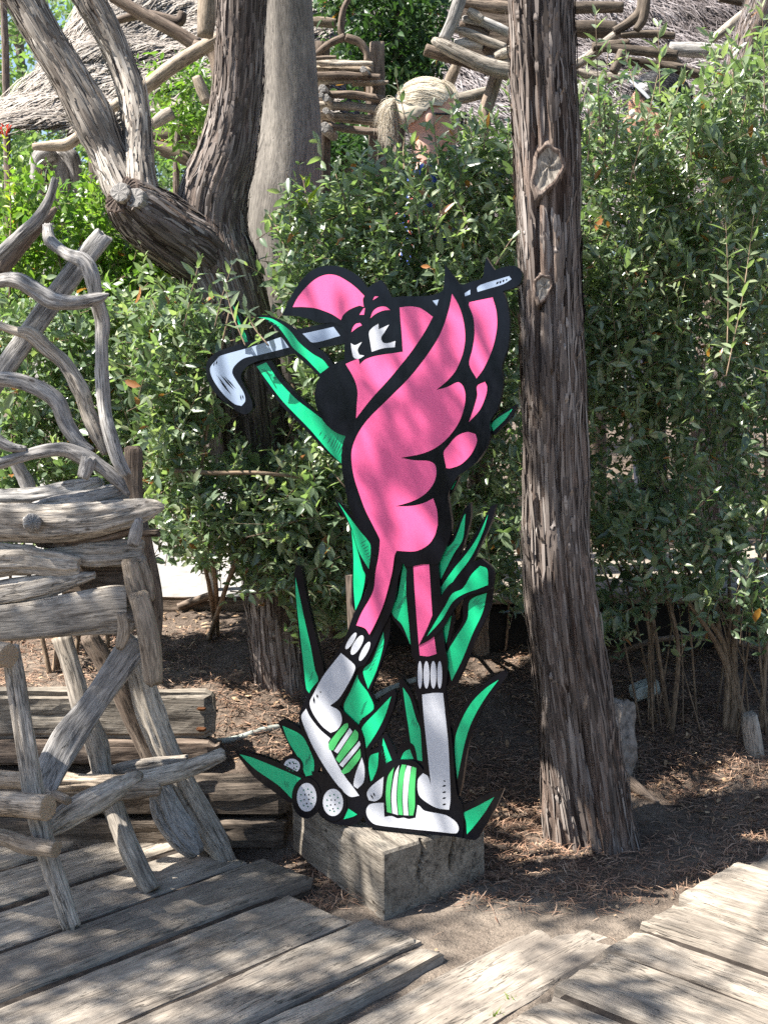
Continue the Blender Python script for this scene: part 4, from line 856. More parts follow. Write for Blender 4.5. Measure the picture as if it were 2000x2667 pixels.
def crown(name, parent, clumps, n_per, spread, L, Wd, mat, seed):
    """needle sprays in clumps"""
    rg = np.random.default_rng(seed); n = len(clumps) * n_per
    c = np.repeat(np.array(clumps), n_per, 0) + rg.normal(0, 1, (n, 3)) * np.array(spread)
    d = norm(rg.normal(0, 1, (n, 3)) + np.array([0, 0, -.2])); s_ = norm(np.cross(d, rg.normal(0, 1, (n, 3))))
    l = rg.uniform(.5, 1, n)[:, None] * L; w = rg.uniform(.5, 1, n)[:, None] * Wd
    V = np.stack([c, c + d * l * .5 + s_ * w * .5, c + d * l, c + d * l * .5 - s_ * w * .5], 1).reshape(-1, 3)
    F = np.arange(n * 4).reshape(-1, 4)
    return tag(mk(name, V, F, M[mat], parent, smooth=False, tint=np.repeat(rg.beta(2, 2.4, n) * .95, 4)), kind='stuff')
def boughs(parent, frm, tips, r0, mat='bark'):
    for t in tips:
        t = np.array(t, float); f = np.array(frm, float); m = f * .5 + t * .5 + np.array([0, 0, .25])
        log('limb', [f, m, t], [r0, r0 * .6, r0 * .2], mat, parent, nseg=10, nlen=20, bark=.08)
rg = np.random.default_rng(5)
def cloud(n, c, r, rg, flat=1.0):
    v = norm(rg.normal(0, 1, (n, 3))) * rg.random((n, 1)) ** .45
    return np.array(c) + v * np.array(r)
tipsL = [(-2.3, 2.85, 4.3), (-3.3, 2.65, 4.4), (-4.0, 2.45, 4.4), (-1.9, 3.15, 4.3), (-1.4, 3.85, 4.4), (-3.5, 1.95, 4.4), (-.8, 3.8, 4.5), (-2.3, 1.95, 4.3), (-4.3, 2.85, 4.5), (-2.85, 2.85, 4.3)]
boughs(lt, at(640, -500, Y1), tipsL, .028)
cl = np.vstack([cloud(k_, t, (.62, .42, .26), rg) for t, k_ in zip(tipsL, (4, 9, 14, 5, 3, 7, 4, 2, 12, 3))])
crown('crown', lt, cl, 110, (.095, .085, .05), .12, .04, 'needle_spray', 11)
tipsR = [(.9, 4.0, 4.6), (2.0, 3.6, 4.6), (1.4, 5.0, 5.0), (.2, 4.4, 5.2), (2.4, 4.8, 5.0)]
boughs(rt, at(1385, -1400, yb), tipsR, .06)
cl = np.vstack([cloud(30, t, (.75, .65, .4), rg) for t in tipsR])
crown('crown', rt, cl, 80, (.13, .13, .08), .12, .035, 'needle_spray', 12)

# grey driftwood post behind the fork
pb = at(750, 1300, 5.2); pr = empty('driftwood_post', (pb[0], 5.2, float(gh(pb[0], 5.2)))); tag(pr, 'broad smooth grey post behind the forked tree', 'post')
zb = float(gh(pb[0], 5.2)) - .05
P = [np.array([at(752, 1300, 5.2)[0], 5.2, zb])] + [at(x, y, 5.2) for x, y, r in [(745, 900, 92), (735, 640, 98), (738, 520, 98), (748, 420, 88), (752, 320, 80), (748, 180, 72), (742, 0, 68), (738, -200, 66), (735, -700, 60)]]
log('shaft', P, [S(r, 5.2) for r in (92, 92, 93, 92, 87, 80, 74, 70, 68, 62)], 'post_wood', pr, nseg=60, nlen=160, lump=.05, groove=.025)

# ------------------------------------------------------------------ foliage
LT = np.array([(0, 0, 0), (.30, .5, .10), (.30, -.5, .10), (.30, 0, 0), (.66, .42, .06), (.66, -.42, .06), (.66, 0, -.02), (1.0, 0, -.10)])
LF = np.array([(0, 2, 3), (0, 3, 1), (3, 2, 5), (3, 5, 6), (3, 6, 4), (3, 4, 1), (6, 5, 7), (6, 7, 4)])
def leaf_arrays(P, D, U, L, Wd):
    D = norm(D); Sd = norm(np.cross(D, U)); Un = np.cross(Sd, D)
    V = P[:, None, :] + LT[None, :, :1] * (D * L[:, None])[:, None, :] + LT[None, :, 1:2] * (Sd * Wd[:, None])[:, None, :] + LT[None, :, 2:3] * (Un * Wd[:, None] * 2.0)[:, None, :]
    F = (np.arange(len(P)) * 8)[:, None, None] + LF[None]
    return V.reshape(-1, 3), F.reshape(-1, 3)
def shoot_foliage(bases, dirs, lens, leafL, ratio, rg, spacing=.025, upb=.55, droop=.0):
    """many twigs with opposite leaves; returns leaf arrays, twig arrays, tint"""
    n = len(bases); dirs = norm(dirs); kmax = int(max(lens) / spacing) + 1
    bend = rg.normal(0, .22, (n, 3)) + np.array([0, 0, .15 - droop])
    ph = rg.uniform(0, np.pi, n); Ps, Ds, Us, Ls, tw = [], [], [], [], []
    a = norm(np.cross(dirs, rg.normal(0, 1, (n, 3)))); b = np.cross(dirs, a)
    shade = rg.normal(.42, .20, n); size = rg.uniform(.7, 1.3, n)
    ti = []
    for k in range(kmax):
        t = (k + .6) * spacing; ok = t < lens; f = t / lens
        p = bases + dirs * t + bend * (t * t / lens)[:, None] * .9
        ang = ph + (k % 2) * np.pi / 2
        for sgn in (1, -1):
            if k == kmax - 1: pass
            sd = (np.cos(ang)[:, None] * a + np.sin(ang)[:, None] * b) * sgn
            d = norm(sd * .9 + dirs * (.45 + .7 * f[:, None] ** 2) + rg.normal(0, .28, (n, 3)))
            u = norm(np.array([0, 0, 1.0]) * upb + rg.normal(0, .55, (n, 3)) + np.array([-.1, -.2, .2]))
            l = leafL * rg.uniform(.55, 1.2, n) * size * (1.0 - .45 * np.clip(f, 0, 1) ** 3)
            keep = ok & (rg.random(n) > .10)
            Ps.append(p[keep]); Ds.append(d[keep]); Us.append(u[keep]); Ls.append(l[keep]); ti.append((shade + .25 * f ** 3 + rg.normal(0, .12, n))[keep])
    P, D, U, L = map(np.concatenate, (Ps, Ds, Us, Ls)); ti = np.clip(np.concatenate(ti), 0, .9)
    dead = rg.random(len(ti)) < .010; ti[dead] = 1.0
    V, F = leaf_arrays(P, D, U, L, L * ratio * rg.uniform(.8, 1.2, len(L)))
    # twigs: three-sided, two segments
    TV, TF = [], []
    for f in (0, .5, 1.0):
        t = lens * f; p = bases + dirs * t[:, None] + bend * (t * t / lens)[:, None] * .9
        r = (.0016 * (1 - .7 * f))
        for j in range(3):
            an = j * 2.0944; TV.append(p + (math.cos(an) * a + math.sin(an) * b) * r)
    TV = np.stack(TV, 1); i = (np.arange(n) * 9)[:, None]
    TF = np.concatenate([i + np.array([s * 3 + j, s * 3 + (j + 1) % 3, s * 3 + 3 + (j + 1) % 3, s * 3 + 3 + j]) for s in (0, 1) for j in range(3)])
    return V, F, np.repeat(ti, 8), TV.reshape(-1, 3), TF
def inpoly(x, y, poly):
    r = np.zeros(len(x), bool); n = len(poly)
    for i in range(n):
        (x0, y0), (x1, y1) = poly[i], poly[(i + 1) % n]
        c = ((y0 > y) != (y1 > y)); xx = (x1 - x0) * (y - y0) / (y1 - y0 + 1e-9) + x0
        r ^= c & (x < xx)
    return r
def atv(px, py, Y):
    a, b = (px - W0 / 2) / FPX, -(py - H0 / 2) / FPX
    d = np.stack([a, cp + b * sp, -sp + b * cp], -1); t = Y / d[:, 1]
    return np.stack([d[:, 0] * t, Y, HC + d[:, 2] * t], -1)
def scatter(poly, Yr, n, rg, clump=1.25, cs=55, seed=0):
    xs_ = [p[0] for p in poly]; ys_ = [p[1] for p in poly]
    x = rg.uniform(min(xs_), max(xs_), n * 4); y = rg.uniform(min(ys_), max(ys_), n * 4); d = rg.uniform(0, 1, n * 4)
    ok = inpoly(x, y, poly)
    x, y, d = x[ok], y[ok], d[ok]
    cn_ = fbm(np.stack([x / cs, y / cs, d * 3], -1), 2, seed)
    ok = cn_ * clump + rg.uniform(-.6, .9, len(x)) > .0
    x, y, d = x[ok][:n], y[ok][:n], d[ok][:n]
    for ex in EXCL:
        kk = ~(inpoly(x, y, ex) & (Yr[0] + d * (Yr[1] - Yr[0]) < 4.6)) | (rg.random(len(x)) < .06); x, y, d = x[kk], y[kk], d[kk]
    return atv(x, y, Yr[0] + d * (Yr[1] - Yr[0])), x, y
STEMS = []
def shrub(name, label, base_px, stem_tips, polys, leaf, leafL, ratio, seed, group, cat='shrub', stem_r=.010, length=(.12, .26), outward=(-.1, -.55, .5), cs=55, droop=0.0):
    """one shrub: stems from one foot, twigs with leaves through its volume"""
    rg = np.random.default_rng(seed)
    b = gp(*base_px); r = empty(name, b); tag(r, label, cat, group)
    for st in stem_tips:
        P = [b + np.array([rg.normal(0, .03), rg.normal(0, .03), -.03])] + [at(*q) for q in st]
        rr = [stem_r * (1 - .75 * k / len(st)) for k in range(len(st) + 1)]
        log('stem', P, rr, 'stem_wood', r, nseg=8, lump=.08, nlen=22)
    LV, LFc, LTi, TV_, TF_ = [], [], [], [], []; o = 0; o2 = 0
    for poly, Yr, n in polys:
        bs, x, y = scatter(poly, Yr, n, rg, cs=cs, seed=seed)
        n = len(bs); d = norm(rg.normal(0, .75, (n, 3)) + np.array(outward))
        ln = rg.uniform(*length, n)
        v, f, ti, tv, tf = shoot_foliage(bs - d * (ln * .5)[:, None], d, ln, leafL, ratio, rg, droop=droop)
        LV.append(v); LFc.append(f + o); LTi.append(ti); o += len(v); TV_.append(tv); TF_.append(tf + o2); o2 += len(tv)
    tag(mk('foliage', np.vstack(LV), np.vstack(LFc), M[leaf], r, tint=np.concatenate(LTi), smooth=True), kind='stuff')
    tv = np.vstack(TV_)
    tag(mk('twigs', tv, np.vstack(TF_), M['stem_wood'], r, gc=tv, smooth=True), kind='stuff')
    return r
HG = 'shrubs of the clipped hedge'
K = .58
EXCL = [[(1590, 170), (1810, 170), (1810, 350), (1590, 350)], [(430, 540), (720, 540), (740, 800), (560, 800)], [(990, 200), (1250, 200), (1250, 395), (990, 430)], [(530, 860), (780, 860), (790, 1150), (600, 1170)]]
def q(n): return int(n * K)
shR1 = shrub('privet_shrub', 'leafy shrub right of the straight trunk in front of the dark-haired person', (1745, 1900),
      [[(1720, 1740, 4.42), (1685, 1540, 4.45), (1630, 1350, 4.5), (1600, 1250, 4.5)], [(1690, 1560, 4.5), (1640, 1420, 4.6), (1560, 1300, 4.6)], [(1765, 1700, 4.4), (1740, 1560, 4.4), (1700, 1420, 4.5), (1670, 1320, 4.5)]],
      [([(1490, 340), (1580, 350), (1680, 370), (1760, 350), (1780, 700), (1770, 1050), (1490, 1050)], (4.25, 4.95), q(900)), ([(1490, 1040), (1770, 1040), (1760, 1350), (1640, 1420), (1490, 1440)], (4.25, 4.9), q(230)), ([(1500, 190), (1570, 150), (1700, 170), (1770, 200), (1770, 340), (1490, 340)], (4.3, 4.8), q(36)), ([(1490, 1350), (1760, 1300), (1740, 1520), (1500, 1560)], (4.2, 4.6), q(110)), ([(1520, 1520), (1640, 1500), (1700, 1560), (1620, 1680), (1540, 1640)], (4.25, 4.6), q(30))], 'leaf_privet', .056, .34, 21, HG, length=(.12, .28))
shR2 = shrub('privet_shrub', 'tall many-stemmed shrub at the right edge', (1915, 1900),
      [[(1920, 1800, 4.42), (1895, 1690, 4.45), (1900, 1590, 4.45), (1890, 1400, 4.5), (1865, 1250, 4.5)], [(1890, 1700, 4.45), (1828, 1590, 4.45), (1780, 1445, 4.5), (1755, 1300, 4.5)], [(1885, 1700, 4.45), (1850, 1520, 4.45), (1815, 1370, 4.5)], [(1880, 1710, 4.44), (1780, 1550, 4.4), (1690, 1400, 4.5)], [(1915, 1610, 4.45), (1952, 1550, 4.4), (2010, 1500, 4.4)]],
      [([(1750, 330), (1860, 280), (1930, 330), (2070, 250), (2080, 1030), (1750, 1050)], (4.25, 4.95), q(930)), ([(1750, 1040), (2080, 1020), (2080, 1380), (1900, 1420), (1750, 1330)], (4.25, 4.9), q(260)), ([(1760, 220), (1860, 170), (1960, 140), (2060, 60), (2070, 340), (1760, 340)], (4.2, 4.8), q(110)), ([(1750, 1330), (2080, 1300), (2060, 1600), (1900, 1560), (1780, 1540)], (4.2, 4.7), q(110)), ([(1900, 1540), (2060, 1520), (2060, 1700), (1960, 1680)], (4.1, 4.3), q(40)), ([(1760, 1500), (1860, 1500), (1880, 1620), (1800, 1680)], (4.2, 4.6), q(34))], 'leaf_privet', .056, .34, 22, HG, stem_r=.014, length=(.12, .28))
b = gp(1980, 1900)
log('stem', [b, at(1990, 1760, b[1]), at(2000, 1450, b[1] + .1), at(1990, 1100, b[1] + .2)], [.010, .009, .008, .005], 'stem_wood', shR2, nseg=8)
shM1 = shrub('privet_shrub', 'rounded shrub behind the bird, in front of the blond person', (1180, 1640),
      [[(1150, 1400, 4.45), (1120, 1100, 4.4), (1080, 800, 4.4)], [(1230, 1350, 4.4), (1270, 1000, 4.4), (1290, 700, 4.4)], [(1190, 1300, 4.4), (1180, 900, 4.4)], [(1130, 1500, 4.35), (1060, 1200, 4.3)]],
      [([(985, 500), (1040, 430), (1130, 420), (1210, 370), (1300, 360), (1370, 330), (1375, 1500), (1000, 1480), (960, 900)], (4.0, 4.6), q(1350)), ([(1040, 400), (1130, 370), (1200, 330), (1360, 320), (1370, 440), (1040, 450)], (4.1, 4.5), q(50)), ([(1230, 1300), (1380, 1250), (1380, 1620), (1260, 1580)], (4.0, 4.4), q(70))], 'leaf_privet', .056, .36, 23, HG)
shM2 = shrub('privet_shrub', 'broad pale-leaved shrub between the grey post and the bird', (880, 1650),
      [[(860, 1400, 4.3), (840, 1100, 4.3), (800, 800, 4.3)], [(920, 1350, 4.3), (940, 1000, 4.3), (930, 650, 4.3)], [(880, 1300, 4.3), (760, 1000, 4.2)]],
      [([(700, 600), (770, 520), (860, 510), (960, 450), (1020, 480), (1020, 1250), (900, 1420), (780, 1300), (750, 900)], (4.05, 4.6), q(950)), ([(760, 1250), (960, 1250), (900, 1640), (800, 1620), (760, 1500)], (4.0, 4.5), q(260))], 'leaf_privet', .056, .37, 24, HG)
shM3 = shrub('privet_shrub', 'loose sprawling shrub in front of the forked trunk', (560, 1640),
      [[(560, 1500, 4.15), (520, 1300, 4.05), (560, 1000, 4.0), (600, 800, 3.95)], [(600, 1500, 4.1), (680, 1300, 3.98), (740, 1200, 3.92)], [(540, 1500, 4.15), (470, 1250, 4.1), (430, 950, 4.1)]],
      [([(370, 850), (420, 770), (500, 800), (560, 810), (590, 860), (530, 950), (480, 1150), (370, 1200)], (3.88, 4.35), q(330)), ([(380, 1140), (470, 1100), (600, 1180), (740, 1220), (900, 1180), (940, 1330), (900, 1500), (800, 1560), (700, 1530), (560, 1500), (420, 1400)], (3.86, 4.3), q(620)), ([(440, 1020), (560, 1080), (760, 1160), (900, 1080), (900, 1200), (600, 1180)], (3.9, 4.2), q(70)), ([(760, 1450), (850, 1450), (830, 1680), (770, 1640)], (3.9, 4.2), q(50))], 'leaf_privet', .056, .38, 25, HG)
shL1 = shrub('lentisk_shrub', 'sunlit yellow-green shrub behind the driftwood branches', (250, 1700),
      [[(240, 1300, 4.7), (200, 900, 4.7), (150, 650, 4.7)], [(280, 1300, 4.7), (330, 900, 4.7), (380, 650, 4.7)]],
      [([(-40, 520), (100, 480), (200, 500), (300, 490), (330, 600), (420, 700), (520, 760), (520, 950), (300, 900), (-40, 880)], (4.6, 5.2), q(820))], 'leaf_lentisk', .050, .50, 26, 'hedge at the left', outward=(-.1, -.35, .7))
shL2 = shrub('lentisk_shrub', 'shaded dark green shrub behind the seat, under the yellow-green one', (120, 1750),
      [[(140, 1400, 4.5), (100, 1000, 4.5)], [(60, 1400, 4.5), (20, 1000, 4.5)], [(200, 1350, 4.5), (300, 1000, 4.5)]],
      [([(-40, 800), (350, 780), (480, 860), (470, 1250), (420, 1400), (-40, 1420)], (4.25, 4.8), q(950))], 'leaf_privet', .056, .46, 27, 'hedge at the left')

def fan(sh, n, seed, x0, x1, feet, top, Yf=(4.1, 4.75)):
    rg = np.random.default_rng(seed)
    for k in range(n):
        bx = rg.uniform(x0, x1); b_ = gp(bx, rg.uniform(*feet)); lean = rg.normal(0, 190); ty = rg.uniform(*top); dY = rg.uniform(-.1, .25)
        P = [b_ - np.array([0, 0, .02]), at(bx + lean * .3 + rg.normal(0, 14), b_[1] * 0 + 1560 + rg.normal(0, 60), b_[1] + dY * .4), at(bx + lean * .7 + rg.normal(0, 18), (1560 + ty) / 2, b_[1] + dY * .8), at(bx + lean, ty, b_[1] + dY)]
        r_ = rg.uniform(.0022, .0055); log('stem', P, [r_, r_ * .9, r_ * .7, r_ * .35], 'stem_wood', sh, nseg=6, nlen=18, lump=.06)
fan(shR1, 7, 501, 1540, 1780, (1840, 1930), (950, 1350)); fan(shR2, 10, 502, 1780, 2040, (1840, 1950), (900, 1350)); fan(shM1, 7, 503, 1180, 1350, (1640, 1720), (950, 1350)); fan(shM2, 5, 504, 820, 960, (1630, 1700), (1100, 1400))
# single upright shoots that stand clear of the hedge, each leaf by itself
leaf_me = {}
def leaf_mesh(mat, tv):
    k = (mat, round(tv, 1))
    if k not in leaf_me:
        v, f = leaf_arrays(np.zeros((1, 3)), np.array([[1., 0, 0]]), np.array([[0, 0, 1.]]), np.array([1.0]), np.array([.30]))
        me = bpy.data.meshes.new('leaf'); me.from_pydata([tuple(p) for p in v], [], [tuple(int(i) for i in t) for t in f])
        a = me.attributes.new('tint', 'FLOAT', 'POINT'); a.data.foreach_set('value', np.full(8, tv, np.float32))
        me.materials.append(M[mat]); me.polygons.foreach_set('use_smooth', np.ones(8, bool)); leaf_me[k] = me
    return leaf_me[k]
def sprig(parent, pts, Y, leafL=.05, gap=.05, mat='leaf_privet', seed=0, r=.0022, stem='stem_wood', tone=.6):
    rg = np.random.default_rng(seed)
    P = np.array([at(x, y, Y + .05 * k) for k, (x, y) in enumerate(pts)])
    st = log('shoot', P, [r * (1 - .5 * k / (len(P) - 1)) for k in range(len(P))], stem, parent, nseg=6, lump=.03, nlen=24)
    L = np.linalg.norm(np.diff(P, axis=0), axis=1).sum(); n = max(3, int(L / gap)); C = catmull(P, 60); T = norm(np.gradient(C, axis=0))
    ph = rg.uniform(0, 3.14); base = rootloc(st)
    for k in range(n + 1):
        f = .18 + .82 * k / n; i = min(int(f * 59), 59); t = T[i]; a = norm(np.cross(t, [0.2, 1, 0])); b_ = np.cross(t, a); an = ph + k * 1.57
        for sg in (1, -1):
            d = norm(sg * (math.cos(an) * a + math.sin(an) * b_) * (.95 if k < n else .4) + t * (.55 if k < n else 1.0) + rg.normal(0, .16, 3))
            u = norm(np.array([0, -.25, 1.0]) + rg.normal(0, .35, 3)); l = leafL * rg.uniform(.75, 1.15) * (1 - .35 * (f > .9))
            s_ = norm(np.cross(d, u)); u = np.cross(s_, d)
            o = bpy.data.objects.new('leaf', leaf_mesh(mat, float(np.clip(tone + rg.normal(0, .12) + .2 * (f > .85), 0, .9)))); COL.objects.link(o); o.parent = st
            m = np.eye(4); m[:3, 0] = d * l; m[:3, 1] = s_ * l; m[:3, 2] = u * l; m[:3, 3] = C[i] - base; o.matrix_local = Matrix(m.tolist())
    return st
for k, (pts, Y) in enumerate([([(1562, 330), (1556, 200), (1550, 40)], 4.3), ([(1575, 400), (1574, 270), (1582, 140)], 4.35), ([(1640, 470), (1690, 290), (1722, 150)], 4.2), ([(1718, 260), (1716, 160), (1712, 70)], 4.3),
                            ([(1735, 340), (1755, 260), (1775, 200)], 4.35), ([(1500, 330), (1520, 250), (1530, 190)], 4.4), ([(1655, 470), (1640, 400), (1630, 350)], 4.2), ([(1600, 380), (1610, 300), (1618, 220)], 4.25), ([(1530, 420), (1535, 330), (1528, 270)], 4.25)]):
    sprig(shR1, pts, Y, seed=40 + k, leafL=.066)
for k, (pts, Y) in enumerate([([(1850, 330), (1858, 240), (1862, 140)], 4.3), ([(1990, 300), (1988, 160), (1984, 20)], 4.1), ([(1890, 980), (1935, 760), (1962, 560)], 4.05), ([(1893, 900), (1895, 740), (1888, 560)], 4.1), ([(1930, 330), (1945, 250), (1950, 180)], 4.3), ([(1780, 420), (1800, 330), (1805, 250)], 4.3), ([(1900, 300), (1908, 180), (1900, 90)], 4.3), ([(1830, 400), (1825, 300), (1832, 210)], 4.25), ([(1800, 420), (1795, 360), (1790, 320)], 4.2)]):
    sprig(shR2, pts, Y, seed=60 + k, leafL=.066, mat='leaf_privet', tone=.75 if k == 2 else .6, stem='stem_wood')
for k, (pts, Y) in enumerate([([(1078, 410), (1060, 330), (1032, 205)], 4.1), ([(1142, 430), (1132, 350), (1126, 275)], 4.05), ([(1345, 360), (1335, 290), (1318, 225)], 4.0), ([(1052, 440), (1050, 390), (1056, 340)], 4.1), ([(1230, 400), (1225, 340), (1210, 310)], 4.1), ([(1260, 390), (1262, 330), (1250, 290)], 4.1), ([(1290, 690), (1320, 640), (1350, 600)], 3.7)]):
    sprig(shM1, pts, Y, seed=80 + k, leafL=.054, gap=.045)
for k, (pts, Y) in enumerate([([(812, 560), (800, 520), (790, 470)], 4.0), ([(900, 520), (880, 470), (870, 440)], 4.1), ([(740, 640), (720, 590), (700, 560)], 4.1)]):
    sprig(shM2, pts, Y, seed=90 + k, leafL=.054, mat='leaf_young' if k == 0 else 'leaf_privet', gap=.035)
for k, (pts, Y) in enumerate([([(640, 900), (610, 830), (590, 760)], 3.55), ([(560, 850), (580, 770), (605, 690)], 3.66), ([(700, 900), (660, 850), (640, 800)], 3.5), ([(600, 1540), (680, 1545), (760, 1530)], 3.8), ([(640, 1400), (720, 1380), (800, 1340)], 3.82), ([(480, 850), (500, 760), (520, 680)], 3.8), ([(900, 1270), (860, 1220), (840, 1180)], 3.8)]):
    sprig(shM3, pts, Y, seed=100 + k, leafL=.054, gap=.032)
log('branch', [at(450, 1225, 3.9), at(560, 1232, 3.86), at(680, 1232, 3.84), at(800, 1246, 3.88)], [.007, .007, .006, .003], 'stem_wood', shM3, nseg=8)
fp = empty('flowering_plant', gp(30, 1700)); tag(fp, 'yellow-leaved plant with a red flower at the far left', 'plant')
log('stem', [np.array(fp.location) - np.array([0, 0, .03]), at(25, 1100, 4.6), at(28, 600, 4.6)], [.006, .005, .004], 'stem_wood', fp, nseg=6)
sprig(fp, [(30, 600), (26, 480), (14, 345)], 4.6, .035, .028, 'leaf_young', 130, tone=.7)
sprig(fp, [(50, 640), (44, 560), (36, 480)], 4.6, .035, .028, 'leaf_young', 131, tone=.7)
for k in range(7):
    a = k * .9; c = at(12 + 10 * math.cos(a), 342 + 14 * math.sin(a), 4.75)
    log('petal', [c, c + np.array([.016 * math.cos(a), -.01, .02 + .014 * math.sin(a)])], [.004, .002], 'flower_red', fp, nseg=6, nlen=5)

# dark-leaved small tree in the middle distance
def leafy_tree(name, label, foot, trunk, polys, leaf, leafL, ratio, seed, trunk_r, group=None, outward=(0, -.2, .1), length=(.16, .34), bark='bark', droop=.15):
    rg = np.random.default_rng(seed)
    r = empty(name, foot); tag(r, label, 'tree', group)
    P = [np.array(foot) - np.array([0, 0, .05])] + [at(*t) for t in trunk]
    log('trunk', P, [trunk_r * (1 - .6 * k / len(P)) for k in range(len(P))], bark, r, nseg=16, bark=.07, nlen=50)
    vv, ff, tt, o = [], [], [], 0
    for poly, Yr, n in polys:
        bs, x, y = scatter(poly, Yr, n, rg, seed=seed, cs=80); n = len(bs)
        d = norm(rg.normal(0, .8, (n, 3)) + np.array(outward)); ln = rg.uniform(*length, n)
        v, f, ti, tv, tf = shoot_foliage(bs - d * (ln * .5)[:, None], d, ln, leafL, ratio, rg, spacing=leafL * .55, droop=droop)
        vv.append(v); ff.append(f + o); tt.append(ti); o += len(v)
    tag(mk('crown', np.vstack(vv), np.vstack(ff), M[leaf], r, tint=np.concatenate(tt)), kind='stuff')
    return r
x6 = at(1040, 500, 6.4)
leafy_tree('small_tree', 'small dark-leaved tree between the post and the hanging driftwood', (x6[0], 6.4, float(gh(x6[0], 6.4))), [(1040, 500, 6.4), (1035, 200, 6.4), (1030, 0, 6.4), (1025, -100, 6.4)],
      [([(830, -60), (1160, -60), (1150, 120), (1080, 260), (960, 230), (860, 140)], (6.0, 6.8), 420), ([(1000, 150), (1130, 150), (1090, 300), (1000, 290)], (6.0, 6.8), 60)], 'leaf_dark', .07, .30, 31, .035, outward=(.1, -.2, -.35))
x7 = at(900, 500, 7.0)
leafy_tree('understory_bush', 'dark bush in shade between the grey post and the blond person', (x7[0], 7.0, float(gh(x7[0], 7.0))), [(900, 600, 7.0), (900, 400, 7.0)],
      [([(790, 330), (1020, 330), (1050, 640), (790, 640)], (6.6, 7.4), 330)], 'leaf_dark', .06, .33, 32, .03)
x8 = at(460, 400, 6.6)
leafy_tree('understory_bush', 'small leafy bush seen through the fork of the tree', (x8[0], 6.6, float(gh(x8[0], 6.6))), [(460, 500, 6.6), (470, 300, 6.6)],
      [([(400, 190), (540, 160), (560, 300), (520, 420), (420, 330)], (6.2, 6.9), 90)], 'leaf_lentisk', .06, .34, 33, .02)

# ------------------------------------------------------------------ huts, thatch and driftwood frames behind
def cD(x, y): return .5425 * x, .5425 * y, .5425
def cF(x, y): return 800 + .3255 * x, .3255 * y, .3255
def cG(x, y): return 1480 + .3134 * x, .3134 * y, .3134
def thatch_roof(name, parent, grid, n, L, Wd, mat, seed, ang=0.0, shag=.02):
    """roof sheet through a grid of points (rows from eave to ridge) with loose straw lying on it"""
    rg = np.random.default_rng(seed); Gd = np.array(grid, float); m, k, _ = Gd.shape
    rows = np.array([catmull(Gd[i], 60) for i in range(m)]); sh = np.array([catmull(rows[:, j], 30) for j in range(60)]).transpose(1, 0, 2)
    V = sh.reshape(-1, 3); ii, jj = np.meshgrid(np.arange(29), np.arange(59), indexing='ij')
    F = np.stack([ii * 60 + jj, ii * 60 + jj + 1, (ii + 1) * 60 + jj + 1, (ii + 1) * 60 + jj], -1).reshape(-1, 4)
    du = norm(np.gradient(sh, axis=1)); dv = norm(np.gradient(sh, axis=0)); nn = norm(np.cross(du, dv)); nn *= np.sign(-nn[..., 1:2] + .3 * nn[..., 2:3])
    Vb = V + (nn * (.03 * fbm(sh * np.array([2.5, 2.5, 6]), 3, seed))[..., None]).reshape(-1, 3)
    base = mk('thatch_layer', Vb, F, M[mat], parent, tint=np.clip(.22 + .2 * vn(V * 9, 3), 0, 1))
    a, b = rg.integers(0, 30, n), rg.integers(0, 60, n)
    p = sh[a, b] + du[a, b] * rg.uniform(-.08, .08, n)[:, None] + dv[a, b] * rg.uniform(-.08, .08, n)[:, None]; un, uu, uv = nn[a, b], du[a, b], dv[a, b]
    th = ang + rg.normal(0, .30, n) + .35 * fbm(p * 1.5, 2, 7); d = np.cos(th)[:, None] * uu + np.sin(th)[:, None] * uv
    s_ = np.cross(un, d); l = rg.uniform(.4, 1, n)[:, None] * L; w = rg.uniform(.5, 1, n)[:, None] * Wd
    co = np.floor(p[:, 2] * 5 + .25 * fbm(p * 2, 2, 9)); saw = (p[:, 2] * 5 + .25 * fbm(p * 2, 2, 9)) - co
    tcol = np.clip(rg.beta(1.5, 1.5, n) * .75 + .30 * (1 - saw) - .10 + .22 * fbm(p * 1.3, 2, 8), 0, 1)
    h = (.012 + .05 * (1 - saw) + rg.uniform(0, shag, n))[:, None] + .04 * np.clip(fbm(p * np.array([3, 3, 9]), 2, 5), 0, 1)[:, None]
    q0 = p + un * h; q1 = q0 + d * l * .5 + un * rg.uniform(-.01, .03, n)[:, None]; q2 = q0 + d * l + un * rg.uniform(-.02, .02, n)[:, None]
    V2 = np.stack([q0 - s_ * w, q0 + s_ * w, q1 - s_ * w, q1 + s_ * w, q2 - s_ * w * .4, q2 + s_ * w * .4], 1).reshape(-1, 3)
    i = np.arange(n)[:, None] * 6; F2 = np.concatenate([i + np.array([0, 1, 3, 2]), i + np.array([2, 3, 5, 4])])
    tag(mk('straw', V2, F2, M[mat], parent, smooth=False, tint=np.repeat(tcol, 6)), kind='stuff')
hutL = empty('thatched_hut', (at(450, 500, 7.5)[0], 7.5, float(gh(-1, 7.5)))); tag(hutL, 'thatched driftwood hut with low curling eave behind the forked tree', 'hut')
rows = []
